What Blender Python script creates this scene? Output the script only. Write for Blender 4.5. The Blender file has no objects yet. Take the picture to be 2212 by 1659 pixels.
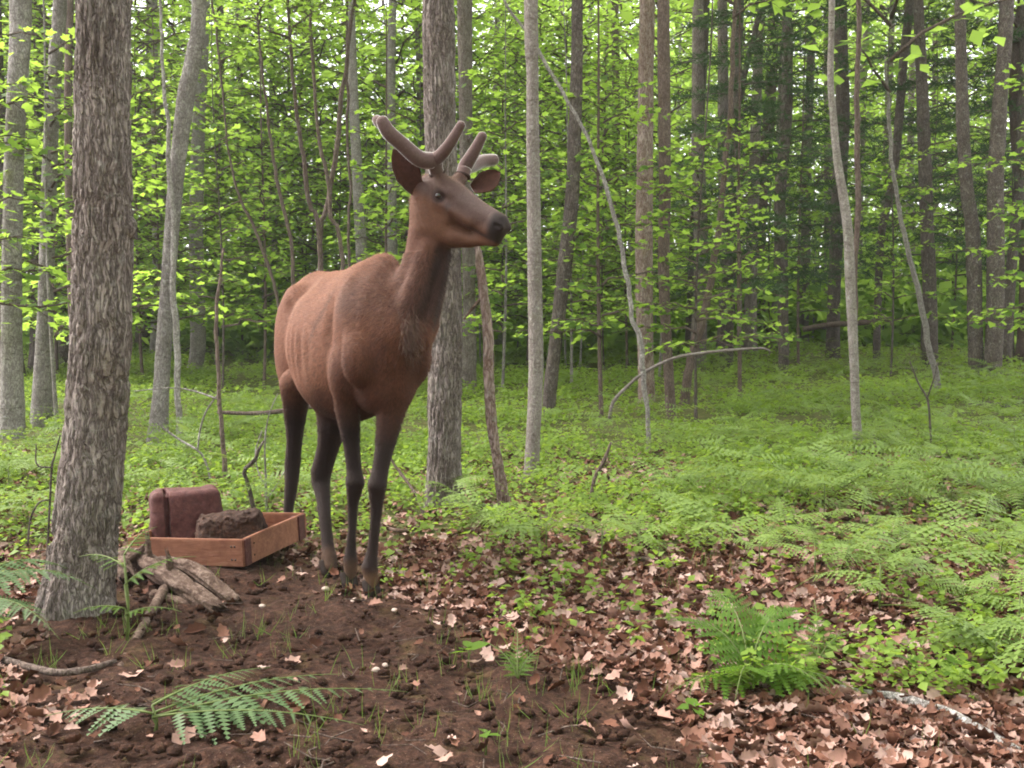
import bpy, math, random
import numpy as np
from mathutils import Vector, Matrix

SC = bpy.context.scene
COL = SC.collection
R = math.radians

# ------------------------------------------------------------------ camera, sky, sun, exposure
CAM_H, HORIZON, FPX, IW, IH = 1.08, 690.0, 2372.0, 2212.0, 1659.0
PITCH = math.atan((IH / 2 - HORIZON) / FPX)
cam_data = bpy.data.cameras.new('trail_camera')
cam = bpy.data.objects.new('trail_camera', cam_data)
COL.objects.link(cam)
cam.location = (0, 0, CAM_H)
cam.rotation_euler = (math.pi / 2 - PITCH, 0, 0)
cam_data.sensor_width = 36.0
cam_data.lens = 36.0 * FPX / IW
cam_data.clip_start = 0.05
cam_data.clip_end = 600.0
SC.camera = cam

SUN_EL, SUN_AZ = 48.0, -72.0          # azimuth measured from +Y (view direction) towards +X
world = bpy.data.worlds.new('World')
SC.world = world
world.use_nodes = True
wn = world.node_tree
wn.nodes.clear()
w_out = wn.nodes.new('ShaderNodeOutputWorld')
w_bg = wn.nodes.new('ShaderNodeBackground')
w_sky = wn.nodes.new('ShaderNodeTexSky')
w_sky.sky_type = 'NISHITA'
w_sky.sun_disc = False
w_sky.sun_elevation = R(SUN_EL)
w_sky.sun_rotation = R(SUN_AZ)
w_sky.air_density = 1.0
w_sky.dust_density = 4.0
w_sky.ozone_density = 1.0
w_mix = wn.nodes.new('ShaderNodeMixRGB')      # thin high overcast: the blue is washed out towards white
w_mix.inputs[0].default_value = 0.72
w_mix.inputs[2].default_value = (8.6, 8.3, 8.5, 1)
wn.links.new(w_sky.outputs[0], w_mix.inputs[1])
wn.links.new(w_mix.outputs[0], w_bg.inputs[0])
w_bg.inputs[1].default_value = 0.10
wn.links.new(w_bg.outputs[0], w_out.inputs[0])

sun_data = bpy.data.lights.new('sun', 'SUN')
sun_data.energy = 1.5
sun_data.angle = R(25)
sun_data.color = (1.0, 0.95, 0.86)
sun = bpy.data.objects.new('sun', sun_data)
COL.objects.link(sun)
sd = Vector((math.sin(R(SUN_AZ)) * math.cos(R(SUN_EL)), math.cos(R(SUN_AZ)) * math.cos(R(SUN_EL)), math.sin(R(SUN_EL))))
sun.rotation_euler = sd.to_track_quat('Z', 'Y').to_euler()

SC.view_settings.view_transform = 'Standard'
SC.view_settings.look = 'None'
SC.view_settings.exposure = 2.45
SC.view_settings.gamma = 1.0
SC.view_settings.use_curve_mapping = False
SC.render.engine = 'CYCLES'
cy = SC.cycles
cy.max_bounces = 7
cy.diffuse_bounces = 4
cy.glossy_bounces = 2
cy.transmission_bounces = 4
cy.use_denoising = True
cy.filter_width = 1.9
cy.sample_clamp_indirect = 6.0
cy.caustics_reflective = False
cy.caustics_refractive = False

# ------------------------------------------------------------------ helpers: noise, projection, terrain
def _hash(ix, iy, iz, seed=0):
    h = (ix.astype(np.int64) * 374761393 + iy.astype(np.int64) * 668265263 + iz.astype(np.int64) * 2147483647 + seed * 974711) & 0xFFFFFFFF
    h = ((h ^ (h >> 13)) * 1274126177) & 0xFFFFFFFF
    h = ((h ^ (h >> 16)) * 2246822519) & 0xFFFFFFFF
    return ((h ^ (h >> 15)) & 0xFFFFFF) / float(0xFFFFFF)

def vn3(x, y, z, seed=0):
    x, y, z = np.broadcast_arrays(np.asarray(x, float), np.asarray(y, float), np.asarray(z, float))
    ix, iy, iz = np.floor(x), np.floor(y), np.floor(z)
    fx, fy, fz = x - ix, y - iy, z - iz
    fx, fy, fz = [t * t * (3 - 2 * t) for t in (fx, fy, fz)]
    r = 0
    for a in (0, 1):
        for b in (0, 1):
            for c in (0, 1):
                w = (fx if a else 1 - fx) * (fy if b else 1 - fy) * (fz if c else 1 - fz)
                r = r + w * _hash(ix + a, iy + b, iz + c, seed)
    return r * 2 - 1

def vn2(x, y, seed=0):
    return vn3(x, y, np.zeros(1), seed)

def fbm2(x, y, seed=0, octv=3):
    r, a = 0, 1.0
    for o in range(octv):
        r = r + a * vn2(np.asarray(x) * 2 ** o, np.asarray(y) * 2 ** o, seed + o)
        a *= 0.5
    return r

def sstep(a, b, x):
    t = np.clip((x - a) / (b - a), 0, 1)
    return t * t * (3 - 2 * t)

def pdist(x, y, poly):
    """signed distance to a polygon, negative inside"""
    x, y = np.asarray(x, float), np.asarray(y, float)
    d = np.full(x.shape, 1e9)
    inside = np.zeros(x.shape, bool)
    n = len(poly)
    for i in range(n):
        ax, ay = poly[i]
        bx, by = poly[(i + 1) % n]
        ex, ey = bx - ax, by - ay
        t = np.clip(((x - ax) * ex + (y - ay) * ey) / (ex * ex + ey * ey), 0, 1)
        d = np.minimum(d, np.hypot(x - ax - t * ex, y - ay - t * ey))
        c = ((ay > y) != (by > y)) & (x < (bx - ax) * (y - ay) / (by - ay + 1e-12) + ax)
        inside ^= c
    return np.where(inside, -d, d)

SOIL = [(-1.75, 4.35), (-1.35, 4.95), (-0.85, 4.85), (-0.62, 4.45), (-0.36, 4.1), (-0.16, 3.72), (0.02, 3.42), (0.2, 3.2), (0.42, 2.75), (0.45, 1.2), (-1.3, 1.2), (-1.35, 2.85), (-1.62, 3.3)]

def soil_w(x, y):
    return sstep(0.16, -0.14, pdist(x, y, SOIL) + 0.16 * fbm2(np.asarray(x) * 3.1, np.asarray(y) * 3.1, 11))

def green_w(x, y):
    x, y = np.asarray(x, float), np.asarray(y, float)
    edge = 5.05 + 0.12 * x * (x < 0) * -1 - 0.32 * np.clip(x - 0.4, 0, 3)
    return sstep(-0.35, 0.5, y - edge + 0.55 * fbm2(x * 1.7, y * 1.7, 21))

def G(x, y):
    x, y = np.asarray(x, float), np.asarray(y, float)
    z = 0.03 * vn2(x * 0.45, y * 0.45, 3) + 0.012 * vn2(x * 1.9, y * 1.9, 4)
    z = z * np.clip((np.hypot(x + 0.6, y - 4.5) - 0.2) / 1.5, 0.25, 1)
    z = z + 0.035 * np.exp(-((x + 1.42) / 0.50) ** 2 - ((y - 4.55) / 0.40) ** 2)
    z = z + 0.03 * np.exp(-((x + 0.62) / 0.30) ** 2 - ((y - 3.95) / 0.22) ** 2)
    z = z + 0.02 * np.exp(-((x + 1.60) / 0.26) ** 2 - ((y - 3.92) / 0.26) ** 2)
    far = np.clip(y - 11, 0, 60)
    z = z + 0.030 * np.clip(y - 9, 0, 40) * sstep(-3, 5, x)
    z = z + 0.0055 * far ** 1.5 + 0.25 * vn2(x * 0.11, y * 0.11, 5) * np.clip((y - 9) / 14, 0, 1)
    return z

def Gs(x, y):
    return float(np.asarray(G(np.array([x]), np.array([y]))).ravel()[0])

CP, SP = math.cos(PITCH), math.sin(PITCH)

def W(px, py, Y):
    """point on the sight line of pixel (px, py) at distance Y in front of the camera"""
    a = (px - IW / 2) / FPX
    b = -(py - IH / 2) / FPX
    dy, dz = CP + b * SP, -SP + b * CP
    return np.array([a / dy * Y, Y, CAM_H + dz / dy * Y])

def ground_at(px, py):
    lo, hi = 1.0, 120.0
    Y = lo
    while Y < hi:
        p = W(px, py, Y)
        if p[2] < Gs(p[0], p[1]):
            break
        Y *= 1.01
    a, b = Y / 1.01, Y
    for _ in range(24):
        m = 0.5 * (a + b)
        p = W(px, py, m)
        if p[2] < Gs(p[0], p[1]):
            b = m
        else:
            a = m
    return W(px, py, b)

# ------------------------------------------------------------------ helpers: objects
def mesh_from(name, verts, faces, mats, smooth=True, attrs=None, mat_idx=None):
    me = bpy.data.meshes.new(name)
    verts = np.asarray(verts, np.float32)
    faces = [np.asarray(f, np.int32) for f in (faces if isinstance(faces, list) else [faces])]
    faces = [f for f in faces if f.size]
    loops = np.concatenate([f.ravel() for f in faces])
    tot = np.concatenate([np.full(len(f), f.shape[1], np.int32) for f in faces])
    start = np.concatenate([[0], np.cumsum(tot)[:-1]]).astype(np.int32)
    me.vertices.add(len(verts))
    me.vertices.foreach_set('co', verts.ravel())
    me.loops.add(len(loops))
    me.loops.foreach_set('vertex_index', loops)
    me.polygons.add(len(tot))
    me.polygons.foreach_set('loop_start', start)
    me.polygons.foreach_set('loop_total', tot)
    if smooth:
        me.polygons.foreach_set('use_smooth', np.ones(len(tot), bool))
    for m in (mats if isinstance(mats, (list, tuple)) else [mats]):
        me.materials.append(m)
    if mat_idx is not None:
        me.polygons.foreach_set('material_index', np.asarray(mat_idx, np.int32))
    for k, v in (attrs or {}).items():
        v = np.asarray(v, np.float32)
        if v.ndim == 1:
            a = me.attributes.new(k, 'FLOAT', 'POINT' if len(v) == len(verts) else 'FACE')
            a.data.foreach_set('value', v)
        else:
            a = me.attributes.new(k, 'FLOAT_COLOR', 'POINT')
            a.data.foreach_set('color', v.ravel())
    me.update(calc_edges=True)
    me.validate()
    return me

def obj(name, me, parent=None, loc=None, rot=None, scale=None):
    o = bpy.data.objects.new(name, me)
    COL.objects.link(o)
    if parent is not None:
        o.parent = parent
    if loc is not None:
        o.location = loc
    if rot is not None:
        o.rotation_euler = rot
    if scale is not None:
        o.scale = scale
    return o

def tag(o, label=None, cat=None, group=None, kind=None):
    if label: o['label'] = label
    if cat: o['category'] = cat
    if group: o['group'] = group
    if kind: o['kind'] = kind
    return o

def empty(name, loc, label=None, cat=None, group=None, rz=0.0):
    o = bpy.data.objects.new(name, None)
    o.empty_display_size = 0.1
    COL.objects.link(o)
    o.location = loc
    o.rotation_euler = (0, 0, rz)
    return tag(o, label, cat, group)

# ------------------------------------------------------------------ helpers: materials
class NT:
    def __init__(self, name):
        self.m = bpy.data.materials.new(name)
        self.m.use_nodes = True
        self.t = self.m.node_tree
        self.t.nodes.clear()
        self.out = self.n('ShaderNodeOutputMaterial')
    def n(self, kind, **kw):
        nd = self.t.nodes.new(kind)
        for k, v in kw.items():
            setattr(nd, k, v)
        return nd
    def l(self, a, b):
        self.t.links.new(a, b)
    def val(self, sock, v):
        if isinstance(v, bpy.types.NodeSocket):
            self.l(v, sock)
        else:
            sock.default_value = v
    def coord(self, scale=(1, 1, 1), which='Object'):
        c = self.n('ShaderNodeTexCoord')
        mp = self.n('ShaderNodeMapping')
        mp.inputs['Scale'].default_value = scale
        self.l(c.outputs[which], mp.inputs[0])
        return mp.outputs[0]
    def noise(self, vec, scale, detail=4, rough=0.6, dist=0.0):
        nd = self.n('ShaderNodeTexNoise')
        self.l(vec, nd.inputs['Vector'])
        nd.inputs['Scale'].default_value = scale
        nd.inputs['Detail'].default_value = detail
        nd.inputs['Roughness'].default_value = rough
        nd.inputs['Distortion'].default_value = dist
        return nd.outputs[0]
    def voro(self, vec, scale, feature='F1', rnd=1.0):
        nd = self.n('ShaderNodeTexVoronoi', feature=feature)
        self.l(vec, nd.inputs['Vector'])
        nd.inputs['Scale'].default_value = scale
        nd.inputs['Randomness'].default_value = rnd
        return nd.outputs['Distance']
    def ramp(self, fac, stops):
        nd = self.n('ShaderNodeValToRGB')
        el = nd.color_ramp.elements
        while len(el) < len(stops):
            el.new(0.5)
        for e, (p, c) in zip(el, stops):
            e.position = p
            e.color = (c[0], c[1], c[2], 1) if isinstance(c, (tuple, list)) else (c, c, c, 1)
        self.l(fac, nd.inputs[0])
        return nd.outputs[0]
    def mix(self, fac, a, b, blend='MIX'):
        nd = self.n('ShaderNodeMixRGB', blend_type=blend)
        self.val(nd.inputs[0], fac)
        for s, v in ((nd.inputs[1], a), (nd.inputs[2], b)):
            self.val(s, (v[0], v[1], v[2], 1) if isinstance(v, tuple) else v)
        return nd.outputs[0]
    def math(self, op, a, b=0.0):
        nd = self.n('ShaderNodeMath', operation=op)
        self.val(nd.inputs[0], a)
        self.val(nd.inputs[1], b)
        return nd.outputs[0]
    def attr(self, name, out='Fac'):
        nd = self.n('ShaderNodeAttribute', attribute_name=name)
        return nd.outputs[out]
    def rnd(self):
        return self.n('ShaderNodeObjectInfo').outputs['Random']
    def bump(self, h, strength=0.5, dist=0.02, prev=None):
        nd = self.n('ShaderNodeBump')
        nd.inputs['Strength'].default_value = strength
        nd.inputs['Distance'].default_value = dist
        self.l(h, nd.inputs['Height'])
        if prev is not None:
            self.l(prev, nd.inputs['Normal'])
        return nd.outputs[0]
    def principled(self, col, rough=0.8, spec=0.3, normal=None, **kw):
        b = self.n('ShaderNodeBsdfPrincipled')
        self.val(b.inputs['Base Color'], (col[0], col[1], col[2], 1) if isinstance(col, tuple) else col)
        self.val(b.inputs['Roughness'], rough)
        b.inputs['Specular IOR Level'].default_value = spec
        if normal is not None:
            self.l(normal, b.inputs['Normal'])
        for k, v in kw.items():
            self.val(b.inputs[k.replace('_', ' ')], v)
        self.l(b.outputs[0], self.out.inputs[0])
        return b

def leaf_mat(name, dark, light, trans, tfac=0.45, rough=0.55):
    t = NT(name)
    tint = t.attr('tint')
    r = t.rnd()
    f = t.math('ADD', t.math('MULTIPLY', tint, 0.6), t.math('MULTIPLY', r, 0.4))
    c = t.mix(f, dark, light)
    tc = t.mix(f, tuple(x * 0.7 for x in trans), trans)
    b = t.n('ShaderNodeBsdfPrincipled')
    t.l(c, b.inputs['Base Color'])
    b.inputs['Roughness'].default_value = rough
    b.inputs['Specular IOR Level'].default_value = 0.25
    tr = t.n('ShaderNodeBsdfTranslucent')
    t.l(tc, tr.inputs[0])
    mx = t.n('ShaderNodeMixShader')
    mx.inputs[0].default_value = tfac
    t.l(b.outputs[0], mx.inputs[1])
    t.l(tr.outputs[0], mx.inputs[2])
    t.l(mx.outputs[0], t.out.inputs[0])
    return t.m

M = {}
M['leaf'] = leaf_mat('maple_leaf', (0.048, 0.110, 0.020), (0.105, 0.185, 0.036), (0.46, 0.68, 0.09), 0.62)
M['leaf_far'] = leaf_mat('canopy_leaf', (0.055, 0.115, 0.024), (0.115, 0.195, 0.042), (0.50, 0.72, 0.12), 0.64)
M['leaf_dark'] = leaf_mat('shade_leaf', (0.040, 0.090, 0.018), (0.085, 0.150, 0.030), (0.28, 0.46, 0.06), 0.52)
M['herb'] = leaf_mat('herb_leaf', (0.078, 0.140, 0.016), (0.200, 0.290, 0.048), (0.36, 0.52, 0.06), 0.42)
M['fern'] = leaf_mat('fern_leaf', (0.100, 0.160, 0.034), (0.180, 0.255, 0.066), (0.30, 0.40, 0.07), 0.35)
M['fern_dark'] = leaf_mat('deep_fern_leaf', (0.045, 0.105, 0.010), (0.085, 0.155, 0.016), (0.22, 0.38, 0.03), 0.42)
M['fern_mid'] = leaf_mat('grey_fern_leaf', (0.060, 0.105, 0.042), (0.105, 0.160, 0.068), (0.15, 0.23, 0.06), 0.3)
M['grass'] = leaf_mat('grass_blade', (0.07, 0.12, 0.028), (0.13, 0.20, 0.045), (0.2, 0.3, 0.05), 0.35)
M['needle'] = leaf_mat('pine_needle', (0.025, 0.055, 0.018), (0.045, 0.085, 0.025), (0.05, 0.1, 0.02), 0.2)

def dead_mat():
    t = NT('dead_leaf')
    tint = t.attr('tint')
    r = t.rnd()
    f = t.math('FRACT', t.math('ADD', tint, r))
    c = t.ramp(f, [(0.0, (0.060, 0.025, 0.016)), (0.25, (0.115, 0.048, 0.030)), (0.5, (0.20, 0.100, 0.072)), (0.75, (0.315, 0.190, 0.155)), (1.0, (0.40, 0.285, 0.25))])
    v = t.coord((1, 1, 1))
    n = t.noise(v, 60, 3)
    c = t.mix(0.35, c, t.ramp(n, [(0.3, 0.25), (0.7, 1.0)]), 'MULTIPLY')
    t.principled(c, 0.85, 0.12)
    return t.m
M['dead'] = dead_mat()

def bark_mat(name, base, hi, lo, cell=(34, 34, 9), bump=0.9, spot=None, ring=False, lichen=0.0, cs=1.0):
    t = NT(name)
    v = t.coord((1, 1, 1))
    wrp = t.n('ShaderNodeVectorMath', operation='ADD')
    nz = t.n('ShaderNodeTexNoise')
    t.l(v, nz.inputs['Vector'])
    nz.inputs['Scale'].default_value = 9
    sc = t.n('ShaderNodeVectorMath', operation='SCALE')
    t.l(nz.outputs['Color'], sc.inputs[0])
    sc.inputs['Scale'].default_value = 0.05
    t.l(v, wrp.inputs[0])
    t.l(sc.outputs[0], wrp.inputs[1])
    mp = t.n('ShaderNodeMapping')
    mp.inputs['Scale'].default_value = cell
    t.l(wrp.outputs[0], mp.inputs[0])
    ve = t.math('ABSOLUTE', t.math('SUBTRACT', t.noise(mp.outputs[0], 1.0, 3, 0.55), 0.5))
    plate = t.ramp(ve, [(0.0, 0.0), (0.11, 1.0)])
    fine = t.noise(v, 90, 4, 0.7)
    big = t.noise(v, 5, 3, 0.6)
    col = t.mix(t.ramp(big, [(0.35, 0.0), (0.65, 1.0)]), base, hi)
    col = t.mix(t.ramp(fine, [(0.42, 0.0), (0.66, 0.8)]), col, hi)
    col = t.mix(t.ramp(plate, [(0.0, 0.75 * cs), (0.8, 0.0)]), col, lo)
    if lichen:
        ln = t.noise(v, 22, 5, 0.75, 0.6)
        col = t.mix(t.ramp(ln, [(0.56, 0.0), (0.64, lichen)]), col, (0.40, 0.40, 0.36))
        gn = t.noise(v, 3.2, 3, 0.6)
        col = t.mix(t.ramp(gn, [(0.55, 0.0), (0.75, lichen * 0.5)]), col, (0.16, 0.18, 0.10))
    h = plate
    if ring:
        mp2 = t.n('ShaderNodeMapping')
        mp2.inputs['Scale'].default_value = (14, 14, 60)
        t.l(wrp.outputs[0], mp2.inputs[0])
        rn = t.noise(mp2.outputs[0], 1.0, 3, 0.6)
        rr = t.ramp(rn, [(0.56, 0.0), (0.72, 0.7)])
        col = t.mix(rr, col, lo)
    hh = t.math('ADD', t.math('MULTIPLY', h, 1.0), t.math('MULTIPLY', fine, 0.5))
    rv = t.rnd()
    col = t.mix(t.math('MULTIPLY', rv, 0.35), col, lo)
    t.principled(col, 0.9, 0.15, t.bump(hh, bump, 0.012))
    return t.m

M['bark_rough'] = bark_mat('fissured_bark', (0.165, 0.128, 0.113), (0.33, 0.285, 0.265), (0.050, 0.035, 0.031), (85, 85, 11), 0.9, lichen=0.35)
M['bark_twin'] = bark_mat('brown_scaly_bark', (0.110, 0.085, 0.075), (0.20, 0.165, 0.150), (0.038, 0.027, 0.025), (60, 60, 18), 0.9, lichen=0.5)
M['bark_grey'] = bark_mat('grey_maple_bark', (0.205, 0.180, 0.168), (0.40, 0.370, 0.355), (0.065, 0.052, 0.048), (55, 55, 20), 0.8, lichen=0.7, ring=True, cs=0.8)
M['bark_pale'] = bark_mat('pale_birch_bark', (0.205, 0.175, 0.160), (0.345, 0.310, 0.290), (0.085, 0.060, 0.054), (70, 70, 34), 0.7, lichen=0.75, ring=True, cs=0.7)
M['bark_dark'] = bark_mat('dark_bark', (0.090, 0.070, 0.062), (0.17, 0.140, 0.126), (0.032, 0.024, 0.022), (50, 50, 12), 0.8, lichen=0.3)
M['bark_brown'] = bark_mat('brown_twig_bark', (0.115, 0.080, 0.066), (0.19, 0.145, 0.125), (0.045, 0.03, 0.026), (60, 60, 16), 0.6)
M['bark_red'] = bark_mat('reddish_dead_bark', (0.20, 0.135, 0.110), (0.33, 0.26, 0.235), (0.075, 0.036, 0.026), (45, 45, 9), 0.8, lichen=0.4)

def deadwood_mat():
    t = NT('weathered_wood')
    v = t.coord((1, 1, 1))
    mp = t.n('ShaderNodeMapping')
    mp.inputs['Scale'].default_value = (1, 1, 1)
    t.l(v, mp.inputs[0])
    n = t.noise(mp.outputs[0], 26, 6, 0.72, 1.2)
    f = t.noise(v, 160, 3, 0.6)
    c = t.ramp(n, [(0.28, (0.030, 0.017, 0.013)), (0.47, (0.095, 0.060, 0.046)), (0.66, (0.22, 0.160, 0.132))])
    c = t.mix(0.3, c, t.ramp(f, [(0.3, 0.35), (0.7, 1.0)]), 'MULTIPLY')
    hh = t.math('ADD', n, t.math('MULTIPLY', f, 0.4))
    t.principled(c, 0.9, 0.15, t.bump(hh, 0.8, 0.012))
    return t.m
M['deadwood'] = deadwood_mat()

def ground_mat():
    t = NT('forest_soil')
    v = t.coord((1, 1, 1))
    soil = t.attr('soil')
    green = t.attr('green')
    n1 = t.noise(v, 7, 6, 0.7)
    n2 = t.noise(v, 38, 5, 0.7)
    n3 = t.noise(v, 150, 3, 0.7)
    sc = t.ramp(n2, [(0.30, (0.012, 0.0055, 0.004)), (0.5, (0.036, 0.017, 0.0115)), (0.68, (0.085, 0.042, 0.028))])
    sc = t.mix(t.ramp(n3, [(0.62, 0.0), (0.72, 0.7)]), sc, (0.26, 0.175, 0.125))
    sc = t.mix(t.ramp(n1, [(0.55, 0.0), (0.7, 0.35)]), sc, (0.13, 0.095, 0.035))
    lit = t.ramp(t.noise(v, 22, 5, 0.75, 0.5), [(0.3, (0.055, 0.027, 0.018)), (0.5, (0.135, 0.072, 0.048)), (0.7, (0.25, 0.150, 0.105))])
    gr = t.ramp(t.noise(v, 16, 5, 0.75), [(0.3, (0.045, 0.055, 0.018)), (0.5, (0.085, 0.095, 0.030)), (0.7, (0.16, 0.11, 0.06))])
    c = t.mix(green, lit, gr)
    c = t.mix(soil, c, sc)
    hh = t.math('ADD', t.math('MULTIPLY', n2, 1.0), t.math('MULTIPLY', n3, 0.5))
    t.principled(c, 0.95, 0.12, t.bump(hh, 0.9, 0.02))
    return t.m
M['ground'] = ground_mat()

def board_mat():
    t = NT('reddish_board')
    v = t.coord((1, 1, 1))
    mp = t.n('ShaderNodeMapping')
    mp.inputs['Scale'].default_value = (5, 40, 40)
    t.l(v, mp.inputs[0])
    g = t.noise(mp.outputs[0], 1.6, 5, 0.6, 0.8)
    st = t.noise(v, 14, 4, 0.7)
    c = t.ramp(g, [(0.3, (0.125, 0.048, 0.028)), (0.5, (0.205, 0.085, 0.050)), (0.72, (0.29, 0.140, 0.090))])
    c = t.mix(t.ramp(st, [(0.48, 0.0), (0.68, 0.8)]), c, (0.105, 0.036, 0.021))
    c = t.mix(t.math('MULTIPLY', t.rnd(), 0.3), c, (0.22, 0.09, 0.055))
    t.principled(c, 0.7, 0.25, t.bump(g, 0.35, 0.006))
    return t.m
M['board'] = board_mat()

def lick_mat(name, a, b, c3, bscale, bstr):
    t = NT(name)
    v = t.coord((1, 1, 1))
    n = t.noise(v, bscale, 5, 0.75)
    n2 = t.noise(v, 9, 3, 0.6)
    c = t.ramp(n, [(0.3, a), (0.52, b), (0.72, c3)])
    c = t.mix(t.ramp(n2, [(0.45, 0.0), (0.7, 0.5)]), c, a)
    t.principled(c, 0.75, 0.3, t.bump(n, bstr, 0.02))
    return t.m
M['lick_smooth'] = lick_mat('maroon_mineral', (0.042, 0.011, 0.010), (0.078, 0.024, 0.022), (0.135, 0.052, 0.048), 40, 0.5)
M['lick_rough'] = lick_mat('crumbly_mineral', (0.020, 0.008, 0.005), (0.055, 0.022, 0.013), (0.15, 0.070, 0.040), 75, 1.0)
M['stone'] = lick_mat('pale_stone', (0.24, 0.17, 0.14), (0.36, 0.28, 0.24), (0.48, 0.41, 0.37), 30, 0.3)

def coat_mat():
    t = NT('elk_coat')
    v = t.coord((1, 1, 1))
    col = t.attr('coat', 'Color')
    mp = t.n('ShaderNodeMapping')
    mp.inputs['Scale'].default_value = (1, 1, 0.35)
    t.l(v, mp.inputs[0])
    n = t.noise(mp.outputs[0], 170, 4, 0.7)
    n2 = t.noise(v, 13, 4, 0.65)
    c = t.mix(0.45, col, t.ramp(n, [(0.3, 0.55), (0.7, 1.0)]), 'MULTIPLY')
    c = t.mix(0.5, c, t.ramp(n2, [(0.3, (0.62, 0.55, 0.52)), (0.65, 1.0)]), 'MULTIPLY')
    b = t.principled(c, 0.72, 0.22, t.bump(n, 0.35, 0.004))
    b.inputs['Sheen Weight'].default_value = 0.12
    b.inputs['Sheen Roughness'].default_value = 0.45
    b.inputs['Sheen Tint'].default_value = (1.0, 0.62, 0.45, 1)
    return t.m
M['coat'] = coat_mat()

def simple(name, col, rough=0.6, spec=0.3, nscale=60, var=0.4, bump=0.2, **kw):
    t = NT(name)
    v = t.coord((1, 1, 1))
    n = t.noise(v, nscale, 4, 0.6)
    c = t.mix(var, tuple(col), t.ramp(n, [(0.3, 0.3), (0.7, 1.0)]), 'MULTIPLY')
    b = t.principled(c, rough, spec, t.bump(n, bump, 0.004), **kw)
    return t.m
M['velvet'] = simple('antler_velvet', (0.120, 0.078, 0.075), 0.9, 0.1, 120, 0.4, 0.25, Sheen_Weight=1.0, Sheen_Roughness=0.3)
M['eye'] = simple('dark_eye', (0.012, 0.008, 0.007), 0.06, 0.6, 10, 0.1, 0.0)
M['hoof'] = simple('hoof_horn', (0.022, 0.015, 0.013), 0.85, 0.1, 60, 0.5, 0.2)
M['hair'] = simple('mane_hair', (0.135, 0.080, 0.064), 0.8, 0.2, 60, 0.5, 0.1)
M['ear_out'] = simple('ear_fur', (0.085, 0.045, 0.034), 0.85, 0.15, 90, 0.5, 0.3, Sheen_Weight=0.4)
M['ear_in'] = simple('inner_ear', (0.075, 0.032, 0.024), 0.85, 0.15, 60, 0.6, 0.3)
M['burr'] = simple('burr_horn', (0.045, 0.027, 0.023), 0.9, 0.1, 90, 0.5, 0.4)
M['stem'] = simple('green_stem', (0.10, 0.13, 0.035), 0.6, 0.3, 60, 0.3, 0.1)

# ------------------------------------------------------------------ ground
def lines(a, b, step, far_lo, far_hi, g=1.09):
    mid = list(np.arange(a, b + 1e-6, step))
    up, s = [mid[-1]], step
    while up[-1] < far_hi:
        s *= g
        up.append(up[-1] + s)
    dn, s = [mid[0]], step
    while dn[-1] > far_lo:
        s *= g
        dn.append(dn[-1] - s)
    return np.array(dn[:0:-1] + mid + up[1:])

def build_ground():
    xs = lines(-2.5, 2.6, 0.024, -160, 160)
    ys = lines(2.2, 6.2, 0.024, -90, 170)
    X, Yg = np.meshgrid(xs, ys)
    x, y = X.ravel(), Yg.ravel()
    s, g = soil_w(x, y), green_w(x, y)
    near = np.clip(1.6 - np.hypot(x, y - 3.6) / 4.5, 0, 1)
    z = G(x, y)
    cl = 0.022 * vn2(x * 6.5, y * 6.5, 31) + 0.016 * np.abs(vn2(x * 17, y * 17, 32)) + 0.009 * vn2(x * 36, y * 36, 33)
    z = z + near * (cl * (0.35 + 0.65 * s) - 0.006)
    n, m = len(xs), len(ys)
    idx = np.arange(n * m).reshape(m, n)
    f = np.stack([idx[:-1, :-1], idx[:-1, 1:], idx[1:, 1:], idx[1:, :-1]], -1).reshape(-1, 4)
    me = mesh_from('forest_floor', np.stack([x, y, z], 1), f, M['ground'], True, {'soil': s, 'green': g})
    o = obj('forest_floor', me)
    tag(o, kind='structure')
build_ground()

# ------------------------------------------------------------------ tubes, trunks, sticks
def smooth_path(pts, n):
    """Catmull-Rom through points (k, d) resampled to n"""
    P = np.asarray(pts, float)
    if len(P) == 2:
        t = np.linspace(0, 1, n)[:, None]
        return P[0] * (1 - t) + P[1] * t
    P = np.vstack([2 * P[0] - P[1], P, 2 * P[-1] - P[-2]])
    seg = np.linalg.norm(np.diff(P[1:-1, :3], axis=0), axis=1)
    cum = np.concatenate([[0], np.cumsum(seg)])
    s = np.linspace(0, cum[-1], n)
    k = np.clip(np.searchsorted(cum, s, 'right') - 1, 0, len(seg) - 1)
    t = ((s - cum[k]) / np.maximum(seg[k], 1e-9))[:, None]
    a, b, c, d = P[k], P[k + 1], P[k + 2], P[k + 3]
    return 0.5 * ((2 * b) + (-a + c) * t + (2 * a - 5 * b + 4 * c - d) * t ** 2 + (-a + 3 * b - 3 * c + d) * t ** 3)

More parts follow.
